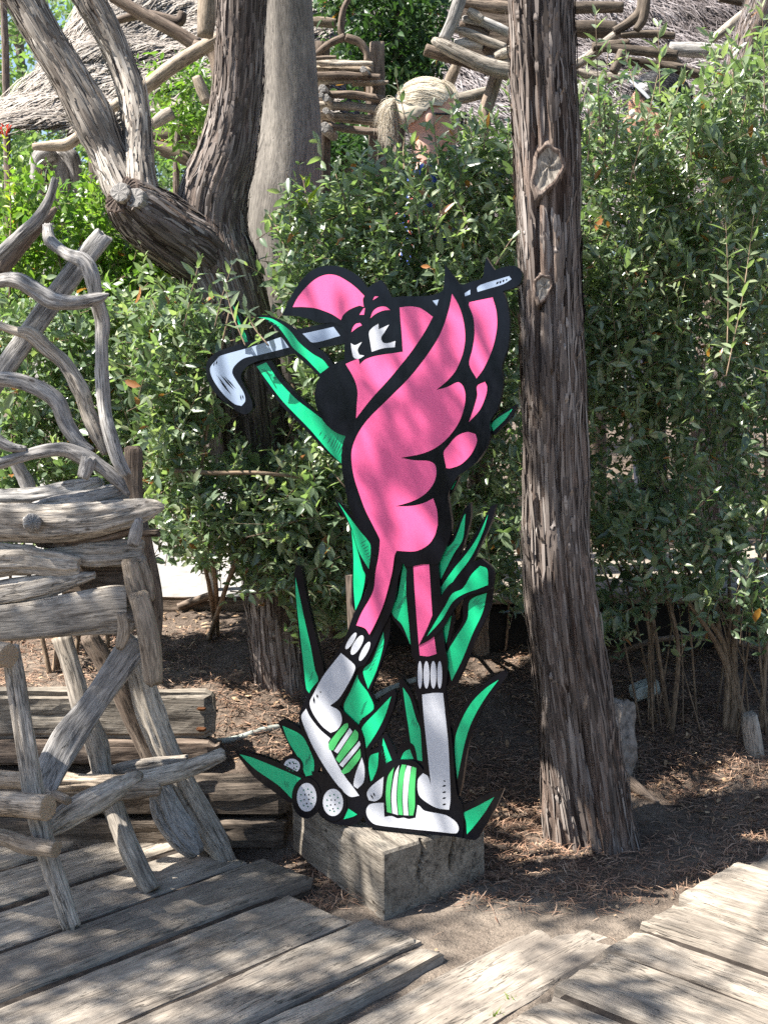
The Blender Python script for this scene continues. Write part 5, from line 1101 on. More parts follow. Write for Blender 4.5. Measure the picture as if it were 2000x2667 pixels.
for pts in ([(-60, 352, 6.5), (60, 345, 6.5), (200, 338, 6.7), (420, 330, 6.9), (700, 325, 7.1), (860, 325, 7.2)],
            [(10, 322, 6.7), (110, 285, 6.8), (230, 250, 7.0), (430, 225, 7.2), (700, 215, 7.4), (860, 210, 7.5)],
            [(90, 265, 7.0), (170, 190, 7.1), (270, 130, 7.3), (450, 105, 7.6), (700, 90, 7.8), (860, 85, 7.9)],
            [(150, 190, 7.3), (220, 90, 7.5), (320, 20, 7.7), (480, -20, 8.0), (700, -50, 8.2), (860, -60, 8.3)],
            [(210, 90, 7.7), (280, -40, 7.9), (380, -110, 8.1), (520, -150, 8.4), (700, -190, 8.6), (860, -200, 8.7)]):
    rows.append([at(*p) for p in pts])
thatch_roof('roof', hutL, rows, 22000, .26, .0040, 'thatch_pale', 41, ang=math.pi + .45)
D_ = lambda n, pts, Y, mat='driftwood', **k: plog(n, pts, Y, mat, hutL, conv=cD, **{**dict(nseg=14, lump=.1), **k})
D_('pole', [(160, 705, 16), (250, 700, 24), (330, 690, 28), (420, 620, 26), (540, 515, 26), (690, 425, 30), (860, 300, 34), (1060, 180, 34)], 6.0, 'driftwood_tan', nlen=60)
D_('pole', [(540, -20, 26), (700, 75, 30), (820, 140, 32), (950, 220, 34)], 6.2, 'driftwood_brown')
D_('pole', [(540, 105, 16), (700, 70, 22), (850, 105, 26), (880, 60, 20)], 6.3, 'driftwood_brown')
D_('pole', [(1000, -60, 46), (995, 60, 46), (985, 175, 38)], 5.7, 'driftwood_tan', lump=.05)
D_('pole', [(930, 210, 20), (1030, 260, 34), (1060, 420, 34)], 6.1, 'driftwood_brown')
D_('beam', [(330, 655, 26), (560, 652, 34), (760, 655, 36), (1300, 650, 40)], 6.7, 'driftwood_brown')
D_('pole', [(720, 695, 24), (830, 735, 32), (960, 790, 30)], 6.5, 'driftwood_brown')
D_('stub', [(945, 370, 26), (965, 420, 28), (995, 490, 26)], 6.0, 'driftwood_tan')
D_('stub', [(735, 600, 26), (790, 560, 34), (830, 540, 30)], 6.1, 'driftwood')
for x in (640, 1250):   # hut posts down to the ground
    c = at(x * .5425, 350, 7.0); log('post', [np.array([c[0], 7.0, float(gh(c[0], 7)) - .05]), c], [.06, .05], 'driftwood_brown', hutL, nseg=12)
hutR = empty('thatched_hut', (at(1500, 500, 8.2)[0], 8.2, float(gh(1.2, 8.2)))); tag(hutR, 'long thatched roof on driftwood poles behind the right-hand trunk', 'hut')
rows = []
for off, y0, y1, yy in ((0, 640, 560, 7.4), (1, 430, 380, 7.9), (2, 230, 200, 8.4), (3, 40, 20, 8.9), (4, -190, -190, 9.5)):
    rows.append([at(x, y0 + (y1 - y0) * (x - 780) / 1300 + 14 * math.sin(x / 90 + off), yy) for x in (780, 1000, 1250, 1500, 1750, 2100)])
thatch_roof('roof', hutR, rows, 36000, .22, .0042, 'thatch', 42, ang=-.75, shag=.05)
Gg = lambda n, pts, Y, mat='sleeper_dark', **k: plog(n, pts, Y, mat, hutR, conv=cG, **{**dict(nseg=14, lump=.12), **k})
Gg('pole', [(-60, 60, 46), (200, 65, 46), (450, 60, 46)], 6.4); Gg('pole', [(-60, 235, 62), (200, 240, 66), (390, 245, 60)], 6.6)
Gg('pole', [(30, 560, 34), (170, 470, 44), (330, 340, 44), (420, 270, 36)], 6.2, 'driftwood'); Gg('pole', [(380, 260, 34), (500, 190, 38), (600, 90, 44), (625, -60, 46)], 6.1)
Gg('pole', [(560, 250, 30), (620, 150, 36), (650, -40, 34)], 6.0); Gg('pole', [(430, 290, 26), (640, 280, 32), (880, 300, 28)], 6.1)
Gg('pole', [(280, 395, 34), (560, 420, 40), (900, 460, 40)], 6.1); Gg('pole', [(30, 585, 34), (240, 640, 42), (430, 655, 40)], 6.3, 'driftwood')
Gg('pole', [(480, 500, 30), (700, 540, 40), (900, 570, 46), (1080, 620, 40)], 6.2); Gg('pole', [(840, 405, 50), (1080, 420, 60), (1380, 440, 60)], 6.7, 'driftwood_grey')
Gg('pole', [(450, 420, 34), (420, 500, 38), (370, 600, 36)], 6.0); Gg('pole', [(1190, 330, 30), (1320, 230, 44), (1500, 90, 46)], 6.3, 'driftwood')
Gg('pole', [(1250, -20, 30), (1450, 10, 40), (1700, 5, 40)], 6.2)
Gg('pole', [(200, 390, 36), (330, 380, 40), (500, 360, 34)], 6.15)
Gg('pole', [(760, 420, 60), (820, 480, 80), (900, 560, 60)], 6.25)
for x in (1560, 1900):
    c = at(x, 250, 6.5); log('post', [np.array([c[0], 6.5, float(gh(c[0], 6.5)) - .05]), c], [.07, .06], 'driftwood_brown', hutR, nseg=12)
# shaggy palm trunk at the right edge
pt = at(1900, 700, 5.7); pm = empty('palm_trunk', (pt[0], 5.7, float(gh(pt[0], 5.7)))); tag(pm, 'shaggy fibrous palm trunk at the upper right edge', 'tree')
PP = np.array([np.array([pt[0] - .05, 5.7, float(gh(pt[0], 5.7)) - .05]), at(1890, 600, 5.7), at(1900, 330, 5.7), at(1940, 160, 5.7), at(1985, 0, 5.7), at(2010, -200, 5.7)]); RR = np.array([S(r, 5.7) for r in (70, 60, 56, 46, 40, 40)])
log('trunk', PP, RR, 'bark', pm, nseg=40, bark=.12, nlen=120); shreds('fibres', PP, RR, 5000, pm, 'thatch', L=.10, Wd=.006, seed=9, lift=1.05)

# driftwood railing with stacked sticks
rl = empty('driftwood_railing', (at(910, 330, 5.6)[0], 5.6, .6)); tag(rl, 'railing of stacked driftwood sticks right of the grey post', 'railing')
Ff = lambda n, pts, Y, mat='driftwood_brown', **k: plog(n, pts, Y, mat, rl, conv=cF, **{**dict(nseg=12, lump=.16, groove=.08), **k})
for k, pts in enumerate([[(40, 470, 15), (140, 462, 17), (235, 458, 12)], [(40, 500, 22), (280, 508, 25), (525, 512, 20)], [(40, 550, 26), (300, 552, 28), (520, 560, 24)], [(40, 605, 28), (300, 606, 32), (585, 618, 22)], [(50, 648, 26), (200, 645, 28), (372, 640, 26)], [(360, 668, 22), (500, 664, 24), (650, 660, 14)],
                         [(180, 752, 28), (400, 762, 32), (620, 800, 30)], [(60, 842, 30), (350, 852, 34), (660, 892, 30)], [(110, 922, 30), (350, 950, 38), (680, 975, 32)], [(140, 1000, 22), (340, 1036, 30), (680, 1062, 26)], [(560, 1050, 24), (620, 1036, 28), (680, 1020, 20)]]):
    Ff('stick', pts, 5.55 + .03 * (k % 3), ['driftwood_brown', 'driftwood', 'driftwood_tan'][k % 3])
for x, y, r in ((120, 706, 30), (150, 782, 28), (150, 888, 26), (140, 1020, 42), (110, 760, 20), (450, 555, 26)):
    c = at(*cF(x, y)[:2], 5.48); log('stick_end', [c + np.array([.03, .18, 0]), c], [S(r * .33, 5.5)] * 2, 'driftwood', rl, ref=(0, 0, 1), nseg=14, lump=.14, capmat='driftwood_grey')
Ff('arch', [(50, 455, 22), (170, 355, 28), (300, 295, 30)], 5.6); Ff('arch', [(310, 300, 34), (420, 340, 30), (475, 420, 28), (480, 490, 24)], 5.6)
Ff('upright', [(300, 320, 24), (270, 240, 30), (285, 100, 24), (340, -30, 16)], 5.62); Ff('upright', [(520, 480, 26), (500, 800, 28), (540, 1100, 26)], 5.68)
c = at(*cF(120, 1100)[:2], 5.68); c2_ = at(*cF(560, 1100)[:2], 5.68)
for cc in (c, c2_): log('post', [np.array([cc[0], 5.68, float(gh(cc[0], 5.68)) - .05]), cc + np.array([0, 0, .4])], [.045, .035], 'driftwood_brown', rl, nseg=10)
Ff('beam', [(-10, 170, 36), (120, 175, 40), (230, 190, 36)], 6.2)

# hanging frame of driftwood left of the straight trunk
fr = empty('driftwood_screen', (at(1230, 180, 4.95)[0], 4.95, .6)); tag(fr, 'triangular driftwood screen filled with sticks above the blond person', 'screen')
Fr = lambda n, pts, Y, mat='driftwood', **k: plog(n, pts, Y, mat, fr, conv=cF, **{**dict(nseg=18, lump=.11, groove=.06), **k})
Fr('side_pole', [(1090, 320, 44), (1150, 200, 46), (1200, 60, 50), (1235, -60, 50)], 4.92, 'driftwood_grey'); Fr('bottom_pole', [(1008, 320, 26), (1080, 365, 48), (1250, 450, 56), (1450, 535, 64), (1720, 590, 66)], 4.90, cap='round')
Fr('back_pole', [(945, 395, 48), (1050, 430, 50), (1250, 490, 44), (1400, 540, 40)], 5.0, 'driftwood_brown', capmat='driftwood_brown')
for k, pts in enumerate([[(1285, 85, 26), (1340, 120, 38), (1400, 160, 30)], [(1250, 150, 26), (1380, 165, 38), (1500, 210, 38), (1660, 280, 34)], [(1220, 195, 30), (1340, 230, 42), (1445, 285, 38)], [(1160, 230, 18), (1280, 260, 36), (1420, 320, 36), (1580, 380, 34)], [(1175, 345, 30), (1290, 345, 46), (1400, 352, 48)], [(1420, 380, 42), (1470, 410, 46), (1540, 430, 34)], [(1500, 450, 28), (1570, 420, 46), (1640, 400, 40)], [(1380, 480, 30), (1500, 480, 34), (1650, 490, 30)], [(1250, 20, 44), (1440, 45, 48), (1700, 70, 46)]]):
    Fr('stick', pts, 4.93 + .03 * (k % 3), ['driftwood', 'driftwood_grey', 'driftwood_brown'][k % 3], cap='round' if k % 2 else 'cut')
Fr('backing_board', [(1250, 220, 250), (1700, 260, 250)], 5.12, 'driftwood_brown', flat=.06, square=.8, lump=.02)
Fr('post', [(1530, 560, 56), (1470, 750, 54), (1430, 900, 50), (1400, 1180, 46)], 5.0, 'driftwood_brown'); Fr('arm', [(1160, 800, 40), (1300, 770, 46), (1460, 730, 40)], 5.1)
Fr('arm', [(1200, 500, 36), (1150, 620, 44), (1110, 740, 36)], 5.15, 'driftwood_tan')
cc = at(*cF(1405, 1150)[:2], 5.0); log('post', [np.array([cc[0], 5.0, float(gh(cc[0], 5.0)) - .05]), cc], [.05, .045], 'driftwood_brown', fr, nseg=12)

# bleached stump and thin trunks far left, path
sb = at(150, 700, 7.6); stp = empty('bleached_stump', (sb[0], 7.6, float(gh(sb[0], 7.6)))); tag(stp, 'bleached hollow driftwood stump under the thatch eave', 'stump')
st_ = lambda pts, Y: plog('root', pts, Y, 'driftwood_grey', stp, nseg=20, lump=.16, groove=.08)
st_([(150, 1000, 60), (160, 560, 46), (168, 470, 42), (160, 420, 34), (130, 395, 20)], 7.6); st_([(100, 560, 16), (97, 450, 20), (108, 410, 24), (140, 395, 20)], 7.5); st_([(200, 560, 16), (198, 460, 18), (186, 410, 20), (160, 392, 16)], 7.55)
for x, r_ in ((245, 13), (20, 9)):
    bb_ = at(x, 700, 9.0); t0 = empty('slim_trunk', (bb_[0], 9.0, float(gh(bb_[0], 9)))); tag(t0, 'slim bluish trunk in the sunny wood beyond the eave' if x > 100 else 'thin trunk at the far left edge of the sunny wood', 'tree')
    log('trunk', [np.array([bb_[0], 9, float(gh(bb_[0], 9)) - .05]), at(x, 400, 9), at(x - 6, 100, 9), at(x - 20, -150, 9)], [S(r_, 9)] * 3 + [S(r_ * .7, 9)], 'bark', t0, nseg=14, bark=.07)
px_ = np.linspace(-6, -.25, 40); py_ = np.linspace(5.35, 11, 40); X, Yv = np.meshgrid(px_, py_); Z = gh(X, Yv) + .045 + .006 * fbm(np.stack([X, Yv, 0 * X], -1) * 3, 2, 1)
ii, jj = np.meshgrid(np.arange(39), np.arange(39), indexing='ij')
tag(mk('path', np.stack([X, Yv, Z], -1).reshape(-1, 3), np.stack([ii * 40 + jj, ii * 40 + jj + 1, (ii + 1) * 40 + jj + 1, (ii + 1) * 40 + jj], -1).reshape(-1, 4), M['path_gravel']), 'pale sunlit path seen under the bushes', kind='structure')
pe = sleeper('path_edging', 'dark board edging the sunlit path under the bushes', -2.6, -.25, 5.30, .40, .50, .04, 'driftwood_brown')
c = at(548, 1555, 5.55); o = empty('path_post', (c[0], 5.55, float(gh(c[0], 5.55)))); tag(o, 'short grey post beside the sunlit path', 'post')
log('shaft', [np.array([c[0], 5.55, float(gh(c[0], 5.55)) - .02]), at(545, 1400, 5.55), at(540, 1200, 5.55)], [.035, .035, .033], 'driftwood_grey', o, nseg=14)
c = at(520, 1556, 5.28); o = empty('fallen_stick', c); tag(o, 'dark stick leaning over the path edge', 'stick')
log('stick', [at(465, 1580, 5.28), at(515, 1562, 5.28), at(565, 1545, 5.28)], [.016, .017, .017], 'driftwood_brown', o, nseg=10)

# raised boardwalk behind the right-hand shrubs
rw = empty('raised_boardwalk', (1.2, 5.2, .3)); tag(rw, 'raised boardwalk with a dark gap under it behind the right shrubs', kind='structure')
e0, e1 = np.array([-.12, 4.86]), np.array([3.0, 5.0]); ed = norm(np.append(e1 - e0, 0)); en = np.array([-ed[1], ed[0], 0])
zt = at(1700, 1540, 4.95)[2]
for k in range(7):
    c = np.append((e0 + e1) / 2, 0) + en * (.10 + .2 * k); beam('plank', (c[0], c[1], zt - .025 + (.0 if k < 3 else .002)), ed, (0, 0, 1), (3.1, .188, .05), 'deck_wood', rw, n=(60, 6, 2), er=.005, amp=.004, erode=.008)
c = np.append((e0 + e1) / 2, 0) + en * .10; beam('gap_shade', (c[0], c[1], zt - .16), ed, (0, 0, 1), (3.08, .03, .2), 'dark_void', rw, n=(20, 2, 2))  # near-black board paints the shade of the open gap under the deck
for k in range(2):   # a step up
    c = np.append((e0 + e1) / 2, 0) + en * (1.55 + .05 * k); beam('riser', (c[0], c[1], zt + .09 + .16 * k), ed, (0, 0, 1), (3.1, .05, .15), 'deck_wood', rw, n=(40, 2, 4), er=.004, amp=.004)

# far trees, sunny, fill the gaps beyond the huts
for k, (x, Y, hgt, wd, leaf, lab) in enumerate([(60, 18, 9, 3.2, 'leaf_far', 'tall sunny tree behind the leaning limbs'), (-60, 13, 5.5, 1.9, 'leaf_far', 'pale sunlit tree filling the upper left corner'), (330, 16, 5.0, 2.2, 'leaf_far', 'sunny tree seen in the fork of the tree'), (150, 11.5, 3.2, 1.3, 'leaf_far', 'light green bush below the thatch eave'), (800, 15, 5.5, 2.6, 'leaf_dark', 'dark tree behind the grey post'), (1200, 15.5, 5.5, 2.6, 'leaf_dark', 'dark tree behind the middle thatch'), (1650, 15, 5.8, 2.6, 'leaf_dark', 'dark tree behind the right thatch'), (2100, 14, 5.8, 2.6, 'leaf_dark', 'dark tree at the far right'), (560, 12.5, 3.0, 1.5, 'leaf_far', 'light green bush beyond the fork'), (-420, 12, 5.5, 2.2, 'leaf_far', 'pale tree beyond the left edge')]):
    rg = np.random.default_rng(200 + k)
    p = at(x, 900, Y); g0 = float(gh(p[0], Y)); t0 = empty('far_tree', (p[0], Y, g0)); tag(t0, lab, 'tree', 'trees beyond the huts')
    log('trunk', [np.array([p[0], Y, g0 - .1]), np.array([p[0] + .1, Y, g0 + hgt * .5]), np.array([p[0] - .1, Y, g0 + hgt * .9])], [.10, .07, .02], 'bark', t0, nseg=12, bark=.06)
    for a in range(5):
        an = a * 1.3; log('limb', [np.array([p[0] + .05, Y, g0 + hgt * (.3 + .1 * a)]), np.array([p[0] + wd * .4 * math.cos(an), Y + wd * .4 * math.sin(an), g0 + hgt * (.5 + .1 * a)])], [.04, .012], 'bark_pale', t0, nseg=8, nlen=14, bark=.04)
    cl = cloud(130, (p[0], Y, g0 + hgt * .55), (wd, wd, hgt * .5), rg)
    cl = cl[cl[:, 2] > g0 + .1]
    crown('crown', t0, cl, 70, (.2, .2, .16), .15, .05, leaf, 300 + k)

# unseen low trees added behind the viewer to darken what the glossy paint mirrors
for k, (x, y, hgt) in enumerate([(-13.5, -5.5, 3.8), (-10.5, -7.0, 3.6), (-7.5, -8.0, 3.6), (-4.5, -8.5, 3.6), (-1.2, -8.8, 3.4), (2.6, -8.0, 3.2)]):
    rg = np.random.default_rng(400 + k); g0 = float(gh(x, y)); t0 = empty('reflection_tree', (x, y, g0)); tag(t0, ['unseen added tree behind the viewer, far to the left', 'second unseen added tree from the left behind the viewer', 'third unseen added tree from the left behind the viewer', 'fourth unseen added tree from the left behind the viewer', 'unseen added tree straight behind the viewer', 'unseen added tree behind the viewer, to the right'][k], 'tree', 'unseen trees added behind the viewer to darken paint reflections')
    log('trunk', [np.array([x, y, g0 - .1]), np.array([x, y, g0 + hgt * .8])], [.12, .04], 'bark', t0, nseg=12, bark=.06)
    crown('crown', t0, cloud(90, (x, y, g0 + hgt * .5), (2.0, 1.0, hgt * .5), rg), 60, (.22, .2, .16), .22, .09, 'leaf_dark', 410 + k)

# ------------------------------------------------------------------ small things on the ground
def rock(name, c, r, seed, mat='granite'):
    bm = bmesh.new(); bmesh.ops.create_icosphere(bm, subdivisions=5, radius=1); V = np.array([v.co[:] for v in bm.verts]); F = np.array([[v.index for v in f.verts] for f in bm.faces]); bm.free()
    d = 1 + .22 * fbm(V * 1.3 + seed, 3, seed) + .05 * fbm(V * 6, 3, seed); pl = np.clip(V @ norm([.6, -.6, .3]) - .55, 0, 1); V2 = V * d[:, None] - np.outer(pl * .8, norm([.6, -.6, .3]))
    return mk(name, V2 * np.array(r) + np.array(c), F, M[mat])
bl = gp(1625, 2040); tag(rock('boulder', (bl[0], bl[1] + .08, bl[2] + S(95, bl[1])), (S(52, 4.1), .09, S(122, 4.1)), 4), 'rough speckled granite boulder behind the straight trunk', 'boulder')
g = gp(1700, 1850); lp = empty('ground_light', g); tag(lp, 'small grey ground floodlight among the shrub stems', 'lamp')
c = at(1682, 1800, g[1]); ux = norm(np.array([1, .25, .28])); uz = norm(np.array([-.25, -.1, 1]))
beam('housing', c + np.array([0, .03, 0]), ux, uz, (S(78, g[1]), .06, S(46, g[1])), 'lamp_metal', lp, n=(6, 4, 4), er=.006, amp=.001)
uy = np.cross(uz, ux); beam('lens', c - uy * .004 + np.array([0, -.0, 0]), ux, uz, (S(62, g[1]), .012, S(32, g[1])), 'lamp_glass', lp, n=(6, 2, 4), er=.004, amp=.0005)
log('bulb_ring', [c - uy * .008, c - uy * .014], [S(12, g[1])] * 2, 'lamp_metal', lp, nseg=16, lump=0, groove=0, ref=(0, 0, 1), nlen=4)
log('bracket', [g - np.array([0, 0, .03]), g + (c - g) * .5, c + np.array([0, .04, -.01])], [.008] * 3, 'lamp_metal', lp, nseg=8, lump=.02)
log('cable', [c + np.array([-.03, .03, -.02]), at(1640, 1842, g[1]), gp(1610, 1838) + np.array([0, 0, .004])], [.004] * 3, 'rubber_black', lp, nseg=8, lump=0)
g = gp(1962, 1960); o = empty('log_stub', g); tag(o, 'short grey cut log standing at the right edge', 'log')
log('log', [at(1966, 1962, g[1]) - np.array([0, 0, .02]), at(1955, 1900, g[1]), at(1950, 1862, g[1])], [S(24, g[1]), S(24, g[1]), S(20, g[1])], 'driftwood', o, nseg=20, lump=.06, cap='round')
g = gp(1660, 2075); o = empty('fallen_branch', g); tag(o, 'thick dark stick lying right of the straight trunk', 'stick')
log('stick', [gp(1600, 2030) + np.array([0, 0, .03]), gp(1660, 2072) + np.array([0, 0, .022]), gp(1712, 2100) + np.array([0, 0, .008])], [.022, .019, .008], 'driftwood_brown', o, nseg=12)
o = empty('irrigation_pipe', gp(650, 1930)); tag(o, 'black irrigation pipe crossing the soil left of the cutout', 'pipe')
log('pipe', [gp(250, 1935) + np.array([0, 0, .012]), gp(560, 1942) + np.array([0, 0, .012]), gp(700, 1910) + np.array([0, 0, .014]), gp(880, 1880) + np.array([0, 0, .012]), gp(1020, 1800) + np.array([0, 0, .012]), gp(1150, 1760) + np.array([0, 0, .012])], [.0105] * 6, 'lamp_metal', o, nseg=10, lump=0, groove=0, nlen=80)
o = empty('irrigation_pipe', gp(1800, 1690)); tag(o, 'brown irrigation pipe arching behind the straight trunk', 'pipe')
log('pipe', [gp(1560, 1745) + np.array([0, 0, .01]), at(1640, 1690, 4.62), at(1720, 1665, 4.7), at(1830, 1660, 4.75), at(1920, 1675, 4.72), at(2040, 1700, 4.7)], [.011] * 6, 'driftwood_brown', o, nseg=10, lump=0, groove=0, nlen=80)
# a tuft of grass at the edge of the right boardwalk
rg = np.random.default_rng(77); gt = []
for k, (px, py) in enumerate([(1300, 2655), (1330, 2625), (1338, 2618), (1285, 2664)]):
    b = gz(px, py, -.03)
    tf = empty('grass_tuft', b); tag(tf, ['grass tuft nearest the bottom edge beside the right boardwalk', 'lower of the two small grass sprouts in the boardwalk gap', 'upper of the two small grass sprouts in the boardwalk gap', 'tiny grass blades at the very bottom of the boardwalk gap'][k], 'grass', 'grass sprouts in the boardwalk gap')
    for j in range(5):
        d = norm(rg.normal(0, .5, 3) + np.array([0, 0, 1])); l = rg.uniform(.02, .04); s_ = np.array([.002, 0, 0])
        mk('blade', np.array([b - s_, b + s_, b + d * l * .6 + s_ * .8, b + d * l * .6 - s_ * .8, b + d * l + np.array([d[0], d[1], -.1]) * l * .4]), [[0, 1, 2, 3], [3, 2, 4]], M['leaf_young'], tf, tint=np.full(5, .4), smooth=False)

# ------------------------------------------------------------------ two people behind the hedge
def sph(V, F, c, r, rot=None, n=3):
    bm = bmesh.new(); bmesh.ops.create_icosphere(bm, subdivisions=n, radius=1)
    P = np.array([v.co[:] for v in bm.verts]) * np.array(r)
    if rot is not None: P = P @ np.array(Matrix.Rotation(rot[1], 3, rot[0])).T
    b = sum(len(v) for v in V); V.append(P + np.array(c)); F.extend([[b + v.index for v in f.verts] for f in bm.faces]); bm.free()
def cap_(V, F, a, b, r0, r1):
    a, b = np.array(a, float), np.array(b, float); n = max(3, int(np.linalg.norm(b - a) / (min(r0, r1) * .45)))
    for k in range(n + 1):
        t = k / n; sph(V, F, a + (b - a) * t, [r0 + (r1 - r0) * t] * 3, n=2)
def remesh(V, F, vox, smooth_it=6):
    me = bpy.data.meshes.new('tmp'); me.from_pydata([tuple(p) for p in np.vstack(V)], [], F); me.update()
    o = bpy.data.objects.new('tmp', me); COL.objects.link(o)
    m = o.modifiers.new('r', 'REMESH'); m.mode = 'VOXEL'; m.voxel_size = vox
    s = o.modifiers.new('s', 'SMOOTH'); s.iterations = smooth_it; s.factor = .5
    dg = bpy.context.evaluated_depsgraph_get(); e = o.evaluated_get(dg); m2 = e.to_mesh()
    Vv = np.array([v.co[:] for v in m2.vertices]); Ff = [list(p.vertices) for p in m2.polygons]; e.to_mesh_clear()
    bpy.data.objects.remove(o); bpy.data.meshes.remove(me)
    return Vv, Ff
def figure(head_h):
    """standing body, facing +x, feet at z=0, 1.67 tall; returns skin, shirt, trousers meshes (head centre at (0.02,0,1.55))"""
    V, F = [], []
    sph(V, F, (0, 0, 1.575), (.094, .074, .092)); sph(V, F, (.045, 0, 1.515), (.055, .056, .075)); sph(V, F, (.055, 0, 1.462), (.036, .036, .028)); sph(V, F, (.078, 0, 1.452), (.016, .02, .015))
    sph(V, F, (.066, 0, 1.585), (.032, .052, .024)); sph(V, F, (.098, 0, 1.525), (.016, .011, .016)); cap_(V, F, (.090, 0, 1.556), (.106, 0, 1.520), .008, .010); sph(V, F, (.082, 0, 1.488), (.014, .024, .012))
    for s_ in (-1, 1):
        sph(V, F, (.058, .036 * s_, 1.518), (.028, .022, .026)); sph(V, F, (-.008, .076 * s_, 1.535), (.018, .010, .032), ('Y', -.2)); sph(V, F, (-.002, .077 * s_, 1.508), (.009, .007, .012))
    cap_(V, F, (-.012, 0, 1.36), (-.004, 0, 1.49), .054, .052)
    sph(V, F, (-.01, 0, 1.345), (.07, .12, .055)); sph(V, F, (0, 0, 1.22), (.105, .165, .16)); sph(V, F, (.0, 0, 1.05), (.095, .14, .16)); sph(V, F, (-.01, 0, .92), (.11, .17, .13))
    for s_ in (-1, 1):
        cap_(V, F, (-.01, .165 * s_, 1.34), (-.03, .215 * s_, 1.07), .052, .040); cap_(V, F, (-.03, .215 * s_, 1.07), (.06, .20 * s_, .86), .038, .027)
        h = np.array([.075, .198 * s_, .80]); sph(V, F, h, (.026, .016, .045))
        for j in range(4): cap_(V, F, h + np.array([-.02 + .014 * j, 0, -.03]), h + np.array([-.018 + .016 * j, -.006 * s_, -.085 - .012 * (1.5 - abs(j - 1.5))]), .008, .0068)
        cap_(V, F, h + np.array([.02, 0, .015]), h + np.array([.045, 0, -.035]), .0095, .008)
        cap_(V, F, (0, .085 * s_, .88), (.01, .095 * s_, .50), .078, .055); cap_(V, F, (.01, .095 * s_, .50), (-.02, .10 * s_, .09), .052, .036); cap_(V, F, (-.03, .10 * s_, .045), (.13, .11 * s_, .03), .040, .030)
    skin = remesh(V, F, .0075)
    V, F = [], []
    sph(V, F, (-.01, 0, 1.338), (.080, .13, .058)); sph(V, F, (0, 0, 1.22), (.118, .178, .165)); sph(V, F, (0, 0, 1.04), (.108, .155, .19)); sph(V, F, (-.01, 0, .92), (.12, .18, .09))
    for s_ in (-1, 1): cap_(V, F, (-.01, .165 * s_, 1.335), (-.025, .205 * s_, 1.13), .066, .058)
    shirt = remesh(V, F, .010)
    V, F = [], []
    sph(V, F, (-.01, 0, .90), (.118, .178, .11))
    for s_ in (-1, 1): cap_(V, F, (0, .085 * s_, .88), (.01, .095 * s_, .50), .086, .064); cap_(V, F, (.01, .095 * s_, .50), (-.02, .10 * s_, .10), .062, .052)
    return skin, shirt, remesh(V, F, .012)
skinM, shirtM, trouM = figure(0)
def person(label, head_px, head_z_ref, Y, sc, ang, skin, shirt, trou):
    """head_px: photo point of the middle of the skull; ang turns from facing +x"""
    hc = at(*head_px, Y); ca, sa = math.cos(ang), math.sin(ang); Rm = np.array([[ca, -sa, 0], [sa, ca, 0], [0, 0, 1]])
    base = hc - Rm @ (np.array([0, 0, 1.575]) * sc)
    o = empty('person', base); tag(o, label, 'person')
    T = lambda P: base + (np.asarray(P) * sc) @ Rm.T
    mk('body', T(skinM[0]), skinM[1], M[skin], o)
    mk('shirt', T(shirtM[0]), shirtM[1], M[shirt], o); mk('trousers', T(trouM[0]), trouM[1], M[trou], o)
    return o, T
def strands(name, paths, r, mat, parent, T, tints):
    V, F, Tn = [], [], []; b = 0
    for P, tn in zip(paths, tints):
        P = np.asarray(P); n = len(P); t = norm(np.gradient(P, axis=0)); a = norm(np.cross(t, [.3, .5, .8])); c = np.cross(t, a)
        for k in range(3): V.append(P + (math.cos(k * 2.094) * a + math.sin(k * 2.094) * c) * (r * np.linspace(1, .5, n))[:, None])
        for i in range(n - 1):
            for k in range(3): k1 = (k + 1) % 3; F.append([b + k * n + i, b + k1 * n + i, b + k1 * n + i + 1, b + k * n + i + 1])
        Tn.append(np.full(3 * n, tn)); b += 3 * n
    return tag(mk(name, T(np.vstack(V)), np.array(F), M[mat], parent, tint=np.concatenate(Tn)), kind='stuff')
wz = 4.80
w, T = person('blond person with a loose ponytail, dark glasses and blue patterned top behind the hedge', (1116, 291), 0, wz, 1.12, math.radians(8), 'skin', 'shirt_blue', 'trousers_dark')
# hair: a close shell over the skull, then strands combed back to a clip and a hanging ponytail
rg = np.random.default_rng(3); hc = np.array([-.006, 0, 1.585]); hr = np.array([.104, .084, .098])
bm = bmesh.new(); bmesh.ops.create_icosphere(bm, subdivisions=5, radius=1); Q = np.array([v.co[:] for v in bm.verts]); QF = [[v.index for v in f.verts] for f in bm.faces]; bm.free()
def hairline(q):   # kept where hair grows: above the brow, ears and nape
    return (q[:, 2] > -.12 + .62 * sstep(.25, .95, q[:, 0]) - .55 * sstep(.1, -.7, q[:, 0]))
kq = hairline(Q); fk = [f for f in QF if all(kq[i] for i in f)]
rad = 1 + .03 * fbm(Q * np.array([1.5, 5, 5]), 2, 2) + .012 * vn(Q * np.array([3, 30, 30]), 6)
mk('hair', T(hc + Q * hr * rad[:, None]), fk, M['hair_blond'], w, tint=np.clip(.45 + .15 * vn(Q * np.array([5, 40, 40]), 5), 0, 1))
clip = np.array([-.100, 0, 1.605]); paths, tn = [], []
for k in range(420):
    q0 = norm(rg.normal(0, 1, 3)); q0[2] = abs(q0[2]) * rg.choice([1, 1, .2]) ; q0 = norm(q0)
    if not hairline(q0[None])[0]: continue
    q1 = norm((clip - hc) / hr); ts = np.linspace(0, 1, 12)[:, None]; wv = rg.normal(0, .05, 3)
    P = norm(q0 * (1 - ts) + q1 * ts + wv * np.sin(ts * 3.14)) ; P = hc + P * hr * (1.005 + .025 * rg.random() + .05 * rg.random() ** 6 * np.sin(ts * 3.14))
    paths.append(P); tn.append(rg.beta(7, 6))
